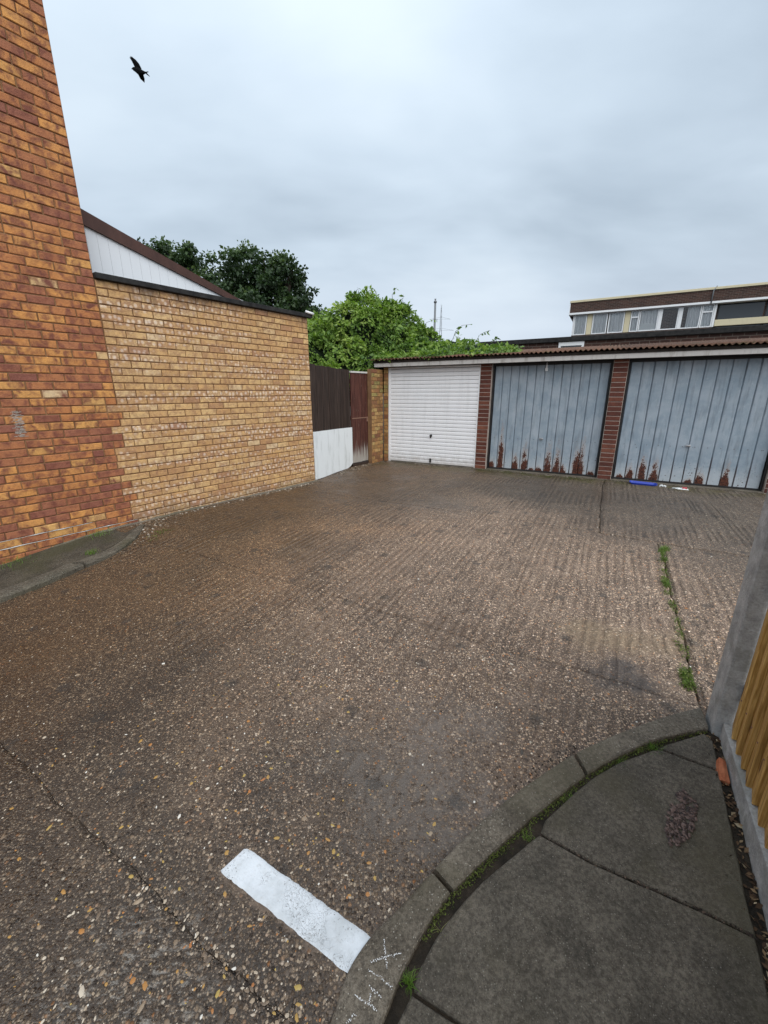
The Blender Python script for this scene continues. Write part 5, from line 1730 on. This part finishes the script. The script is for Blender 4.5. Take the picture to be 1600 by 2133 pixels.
    cs[:, 2] = np.where(inside & (cs[:, 2] < roofz + 0.015), roofz + 0.015 + 0.06 * rng.random(len(cs)), cs[:, 2])
    keep = ~(inside & (dd < 0.10) & (cs[:, 2] > 2.24)) & (cs[:, 2] > 0.2) & ~((~inside) & (dd < -0.1) & (uu > -0.3))
    cs, ns, tn = cs[keep], ns[keep], tn[keep]
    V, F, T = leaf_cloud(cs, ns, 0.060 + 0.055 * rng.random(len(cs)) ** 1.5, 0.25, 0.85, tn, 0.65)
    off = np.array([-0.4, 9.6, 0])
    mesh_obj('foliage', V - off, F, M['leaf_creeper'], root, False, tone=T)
    for st_ in stems:
        st_.build('stem', M['bark'], root, True)
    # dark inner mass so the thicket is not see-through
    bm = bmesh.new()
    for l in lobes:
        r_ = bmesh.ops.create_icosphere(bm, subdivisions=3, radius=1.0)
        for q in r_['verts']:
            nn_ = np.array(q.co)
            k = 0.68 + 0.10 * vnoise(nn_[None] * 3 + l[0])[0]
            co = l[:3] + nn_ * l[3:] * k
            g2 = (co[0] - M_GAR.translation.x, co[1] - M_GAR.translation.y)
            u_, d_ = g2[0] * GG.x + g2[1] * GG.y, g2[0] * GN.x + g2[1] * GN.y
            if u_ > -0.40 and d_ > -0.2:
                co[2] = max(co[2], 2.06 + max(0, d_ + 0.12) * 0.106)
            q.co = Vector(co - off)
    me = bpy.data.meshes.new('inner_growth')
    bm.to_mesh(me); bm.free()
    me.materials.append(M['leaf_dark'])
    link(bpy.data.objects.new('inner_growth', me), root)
    for (x0, y0) in ((-0.9, 9.7), (-0.5, 9.9), (-1.4, 9.9)):
        tr = MB().tube([(x0 + 0.4, y0 - 9.6, -0.1), (x0 + 0.45, y0 - 9.55, 0.8), (x0 + 0.5, y0 - 9.4, 1.8)], [0.06, 0.045, 0.03], 7)
        tr.build('trunk', M['bark'], root, True)
creeper()

def oak(name, base, lobes, label, nclump, leaves, leaf=0.15):
    root = tag(empty(name, Matrix.Translation(base)), label, 'tree', 'oak trees beyond the outbuilding')
    lob = np.array(lobes, float)
    b = np.array(base)
    w = lob[:, 3] * lob[:, 4] * lob[:, 5]
    cs, ns, tn, cc = [], [], [], []
    for k in rng.choice(len(lob), nclump, p=w / w.sum()):
        d = rng.normal(0, 1, 3); d /= np.linalg.norm(d)
        rr_ = (0.35 + 0.68 * rng.random() ** 0.5) * (1.12 if rng.random() < 0.12 else 1.0)
        c = lob[k, :3] + d * lob[k, 3:] * rr_
        cr_ = 0.18 + 0.26 * rng.random()
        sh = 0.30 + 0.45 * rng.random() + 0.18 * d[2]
        cc.append(c)
        m = int(leaves * (0.6 + 0.8 * rng.random()))
        dv = rng.normal(0, 1, (m, 3)); dv /= np.linalg.norm(dv, axis=1)[:, None]
        rad = cr_ * rng.random(m) ** 0.45
        pp = c + dv * rad[:, None] * np.array([1.15, 1.15, 0.8])
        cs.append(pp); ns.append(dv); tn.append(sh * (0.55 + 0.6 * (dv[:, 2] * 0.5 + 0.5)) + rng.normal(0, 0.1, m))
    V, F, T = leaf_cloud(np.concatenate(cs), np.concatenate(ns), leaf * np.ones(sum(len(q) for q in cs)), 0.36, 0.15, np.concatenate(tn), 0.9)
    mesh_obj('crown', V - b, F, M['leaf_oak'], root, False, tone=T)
    tr = MB()
    cen = lob[:, :3].mean(0) - b
    fork = np.array([cen[0] * 0.4, cen[1] * 0.4, lob[:, 2].min() * 0.62])
    tr.tube([(0, 0, -0.3), (0.1, 0.05, fork[2] * 0.5), fork], [0.42, 0.30, 0.24], 10)
    tr.build('trunk', M['bark'], root, True)
    br = MB()
    for l in lob:
        e = l[:3] - b
        m_ = fork * 0.5 + e * 0.5 + np.array([0, 0, 0.3])
        br.tube([tuple(fork - np.array([0, 0, 0.15])), tuple(m_), tuple(e)], [0.17, 0.11, 0.05], 7)
        for c in cc[::7]:
            if np.linalg.norm((c - l[:3]) / l[3:]) < 1.0:
                br.tube([tuple(m_), tuple((m_ + c - b) / 2 + np.array([0, 0, .1])), tuple(c - b)], [0.05, 0.03, 0.012], 5)
    br.build('branches', M['bark'], root, True)
oak('oak_tree', (-8.2, 19.0, 0), [(-8.75, 18.8, 6.25, 1.15, 1.2, 1.05), (-7.55, 18.7, 6.15, 0.85, 1.0, 0.85), (-10.2, 18.9, 5.9, 1.2, 1.2, 1.1), (-8.4, 18.7, 5.0, 1.9, 1.4, 1.1), (-10.4, 18.8, 6.75, .45, .6, .4), (-9.4, 18.8, 6.9, .5, .6, .45), (-6.9, 18.6, 5.3, .9, .9, .9), (-6.5, 18.5, 5.7, .6, .8, .6)],
    'dark oak tree half hidden behind the white boarded gable', 200, 100, 0.135)
oak('oak_tree', (-4.6, 18.5, 0), [(-5.3, 18.2, 5.95, 0.85, 1.0, 0.95), (-4.1, 18.1, 5.75, 0.85, 1.0, 0.85), (-3.25, 18.1, 4.85, 0.65, 0.9, 0.75), (-4.6, 18.1, 4.5, 1.5, 1.2, 1.1), (-2.75, 18.1, 4.1, 0.50, 0.8, 0.55), (-6.1, 18.2, 4.9, 1.0, 1.0, 1.0), (-4.75, 18.1, 6.5, 0.35, 0.6, 0.35), (-3.6, 18.1, 6.2, 0.35, 0.5, 0.35)],
    'dark oak tree between the gable and the creeper thicket', 215, 100, 0.135)

# ------------------------------------------------------------------ buildings behind
low = tag(empty('low_brick_building', frame(GN * 13.3, GG)), 'low dark brick building with black flat roof edge behind the garages', 'building')
MB().box(-3.75, 14.0, 0.0, 6.0, -0.1, 2.78).build('wall', M['far_brick'], low)
MB().box(-3.85, 14.1, -0.08, 6.1, 2.782, 2.905, 0.01).build('roof', M['felt'], low)
for (a, b_, z0, z1) in ((-3.56, -2.90, 2.0, 2.775), (-1.53, -0.87, 2.0, 2.775)):
    w_ = MB()
    w_.box(a, b_, -0.035, -0.003, 2.67, z1, 0.004)
    w_.box(a, a + 0.06, -0.035, -0.003, z0, 2.669, 0.004)
    w_.box(b_ - 0.06, b_, -0.035, -0.003, z0, 2.669, 0.004)
    wo_ = w_.build('window', M['trim'], low)
    MB().box(a + 0.061, b_ - 0.061, -0.02, -0.004, z0, 2.668).build('pane', M['glass_dark'], wo_)

up = tag(empty('flat_roofed_block', frame(GN * 28.0, GG)), 'two storey flat roofed block with long window band and cream fascia', 'building')
MB().box(-2.62, 16.0, 0.34, 9.0, -0.1, 6.2).build('wall', M['far_brick'], up)
MB().box(-2.80, 16.0, -0.10, 9.0, 5.815, 6.345).build('brick_band', M['far_brick'], up)
MB().box(-2.84, 16.05, -0.16, 9.1, 6.347, 6.46, 0.01).build('fascia', M['cream'], up)
MB().box(-2.84, -2.801, -0.12, 9.0, 5.72, 6.346).build('end_trim', M['trim'], up)
MB().box(-2.80, 16.0, -0.13, 0.34, 5.715, 5.813, 0.006).build('soffit', M['trim'], up)
MB().box(-2.60, 4.05, 0.10, 0.338, 4.3, 4.62).build('window_wall', M['far_brick'], up)
MB().tube([(3.80, -0.14, 5.72), (3.80, -0.17, 6.30), (3.92, -0.12, 6.50)], 0.03, 6).build('downpipe', M['grey_metal'], up, True)
zb, zt = 4.63, 5.712
def far_window(a, b_, kind, transom=False):
    w_ = MB()
    fw = 0.05
    w_.box(a, a + fw, 0.10, 0.17, zb, zt)
    w_.box(b_ - fw, b_, 0.10, 0.17, zb, zt)
    w_.box(a + fw + .001, b_ - fw - .001, 0.10, 0.17, zb, zb + 0.05)
    w_.box(a + fw + .001, b_ - fw - .001, 0.10, 0.17, zt - 0.04, zt)
    if transom:
        w_.box(a + fw + .001, b_ - fw - .001, 0.10, 0.17, zt - 0.38, zt - 0.31)
    o = w_.build('window', M['trim'], up)
    MB().box(a + fw, b_ - fw, 0.14, 0.146, zb + 0.05, zt - 0.04).build('pane', M['glass'], o)
    if kind == 'curtain':
        n = int((b_ - a) / 0.018)
        v, f = [], []
        for i in range(n + 1):
            x_ = a + 0.02 + (b_ - a - 0.04) * i / n
            y_ = 0.20 + 0.035 * math.sin(i * 0.75 + a) + 0.010 * math.sin(i * 0.31)
            v += [(x_, y_, zb), (x_, y_, zt)]
        f = [(2 * i, 2 * i + 2, 2 * i + 3, 2 * i + 1) for i in range(n)]
        mesh_obj('curtain', v, f, M['curtain'], o)
    elif kind == 'half':
        n = int((b_ - a) / 0.018)
        v, f = [], []
        for i in range(n + 1):
            x_ = a + 0.02 + (b_ - a - 0.04) * i / n
            y_ = 0.20 + 0.035 * math.sin(i * 0.75 + a)
            v += [(x_, y_, zb + 0.42), (x_, y_, zt)]
        mesh_obj('curtain', v, [(2 * i, 2 * i + 2, 2 * i + 3, 2 * i + 1) for i in range(n)], M['curtain'], o)
        MB().box(a + 0.06, b_ - 0.06, 0.20, 0.22, zb, zb + 0.44).build('blind', M['trim'], o)
    elif kind == 'part':
        n = 40
        v = []
        for i in range(n + 1):
            x_ = a + 0.26 + (b_ - a - 0.30) * i / n
            v += [(x_, 0.20 + 0.035 * math.sin(i * 0.75), zb), (x_, 0.20 + 0.035 * math.sin(i * 0.75), zt)]
        mesh_obj('curtain', v, [(2 * i, 2 * i + 2, 2 * i + 3, 2 * i + 1) for i in range(n)], M['curtain'], o)
for (a, b_, k, tr_) in ((-2.52, -1.86, 'curtain', False), (-1.56, -0.80, 'curtain', False), (-0.74, 0.04, 'curtain', False), (0.34, 0.74, 'curtain', True), (0.76, 1.64, 'half', False),
                        (1.76, 2.54, 'dark', False), (2.66, 3.50, 'part', False), (3.52, 4.02, 'curtain', True)):
    far_window(a, b_, k, tr_)
for (a, b_) in ((-1.84, -1.58), (0.06, 0.32)):
    MB().box(a, b_, 0.11, 0.16, zb, zt).build('panel', M['cream'], up)
for (a, b_) in ((1.645, 1.755), (2.545, 2.655)):
    MB().box(a, b_, 0.085, 0.165, zb, zt).build('mullion', M['trim'], up)
MB().box(-2.60, -2.53, 0.10, 0.338, zb, zt).build('mullion', M['trim'], up)
MB().box(4.03, 4.12, 0.09, 0.338, zb, zt).build('mullion', M['trim'], up)
# recessed balcony with dark glazing and cream parapet
MB().box(4.14, 16.0, 0.10, 0.30, 4.66, 4.96, 0.01).build('parapet', M['cream'], up)
for i in range(6):
    a = 4.2 + i * 1.9
    fo = MB().box(a, a + 0.06, 0.305, 0.335, 4.5, 5.71).build('window', M['black'], up)
    MB().box(a + 0.061, a + 1.84, 0.325, 0.335, 4.5, 5.71).build('pane', M['glass_dark'], fo)

# ------------------------------------------------------------------ pole, pylon, bird
pole = tag(empty('steel_pole', Matrix.Translation((2.90, 25.0, 0))), 'thin grey steel pole rising behind the creeper', 'pole')
MB().tube([(0, 0, -0.1), (0, 0, 6.25)], [0.085, 0.055], 10).build('shaft', M['grey_metal'], pole, True)
MB().tube([(0, 0, 6.22), (0, 0, 6.30), (0, 0, 6.34), (0, 0, 6.42)], [0.085, 0.085, 0.03, 0.06], 10).build('cap', M['grey_metal'], pole, True)
M['pylon'] = mat_simple('hazed_galvanised_steel', (0.42, 0.45, 0.48), 0.6, 0.4)  # galvanised grey with distance haze mixed into the colour
py = MB()
px_, pyy = 39.0, 300.0
for sx in (-1, 1):
    for sy in (-1, 1):
        py.tube([(sx * 3.2, sy * 3.2, 0), (sx * 0.9, sy * 0.9, 34), (sx * 0.25, sy * 0.25, 56)], [0.13, 0.10, 0.07], 5)
for z0 in range(4, 54, 6):
    w0 = max(0.3, 3.2 - z0 * 0.065)
    w1 = max(0.3, 3.2 - (z0 + 6) * 0.065)
    for s_ in (-1, 1):
        py.tube([(-w0, s_ * w0, z0), (w1, s_ * w1, z0 + 6)], 0.07, 4)
        py.tube([(w0, s_ * w0, z0), (-w1, s_ * w1, z0 + 6)], 0.07, 4)
for z0, ln in ((34, 7.5), (42, 9.0), (49, 6.5)):
    py.tube([(-ln, 0, z0), (0, 0, z0 + 1.4), (ln, 0, z0)], 0.08, 4)
    py.tube([(-ln, 0, z0), (ln, 0, z0)], 0.07, 4)
po = py.build('electricity_pylon', M['pylon'])
po.location = (px_, pyy, 0)
tag(po, 'faint distant electricity pylon beside the steel pole', 'pylon')

def bird():
    c = Vector((-5.276, 11.106, 8.114))
    rt = _r2
    up_ = _u
    fw_ = _f
    M_b = Matrix(((rt.x, up_.x, -fw_.x, c.x), (rt.y, up_.y, -fw_.y, c.y), (rt.z, up_.z, -fw_.z, c.z), (0, 0, 0, 1)))
    # a bird flying to the left, nose slightly up, wings raised; x right, y up, z towards the viewer
    bm = bmesh.new()
    prof = [(-0.265, 0.060, 0.004), (-0.225, 0.058, 0.016), (-0.205, 0.055, 0.036), (-0.165, 0.045, 0.046), (-0.11, 0.020, 0.062), (-0.03, -0.022, 0.088), (0.05, -0.050, 0.082), (0.12, -0.060, 0.050), (0.19, -0.062, 0.026), (0.24, -0.066, 0.018)]
    seg = 10
    rings = []
    for (x_, y_, r_) in prof:
        r_ *= 1.22
        rings.append([bm.verts.new((x_, y_ + r_ * math.cos(2 * math.pi * k / seg), r_ * 0.95 * math.sin(2 * math.pi * k / seg))) for k in range(seg)])
    for a, b_ in zip(rings[:-1], rings[1:]):
        for k in range(seg):
            bm.faces.new((a[k], a[(k + 1) % seg], b_[(k + 1) % seg], b_[k]))
    bm.faces.new(rings[0]); bm.faces.new(rings[-1][::-1])
    def plate(pts, th=0.008):
        a = [bm.verts.new((p[0], p[1], p[2] + th)) for p in pts]
        b_ = [bm.verts.new((p[0], p[1], p[2] - th)) for p in pts]
        n = len(pts)
        bm.faces.new(a); bm.faces.new(b_[::-1])
        for i in range(n):
            bm.faces.new((a[i], b_[i], b_[(i + 1) % n], a[(i + 1) % n]))
    # near wing swept up and forward, fingered tip
    plate([(-0.10, 0.02, 0.05), (-0.145, 0.12, 0.10), (-0.185, 0.195, 0.15), (-0.215, 0.235, 0.18), (-0.175, 0.222, 0.18), (-0.185, 0.262, 0.20), (-0.145, 0.238, 0.18), (-0.135, 0.262, 0.19), (-0.10, 0.235, 0.17), (-0.03, 0.20, 0.14), (0.05, 0.13, 0.09), (0.11, 0.01, 0.05)])
    # far wing, seen edge on below
    plate([(-0.09, -0.03, -0.05), (-0.06, -0.10, -0.16), (0.00, -0.125, -0.22), (0.03, -0.135, -0.25), (0.05, -0.125, -0.22), (0.09, -0.10, -0.15), (0.10, -0.04, -0.05)])
    # forked tail
    plate([(0.20, -0.052, 0.0), (0.29, -0.060, 0.03), (0.345, -0.085, 0.05), (0.342, -0.098, 0.05), (0.28, -0.080, 0.02), (0.26, -0.078, 0.0), (0.335, -0.140, -0.04), (0.322, -0.148, -0.04), (0.22, -0.090, -0.02)], 0.005)
    bmesh.ops.recalc_face_normals(bm, faces=bm.faces)
    me = bpy.data.meshes.new('bird')
    bm.to_mesh(me); bm.free()
    me.materials.append(M['feather'])
    for q in me.polygons: q.use_smooth = False
    o = link(bpy.data.objects.new('bird', me))
    o.matrix_world = M_b @ Matrix.Diagonal((0.64, 0.66, 0.64, 1))
    tag(o, 'black bird flying in the open sky', 'bird')
bird()
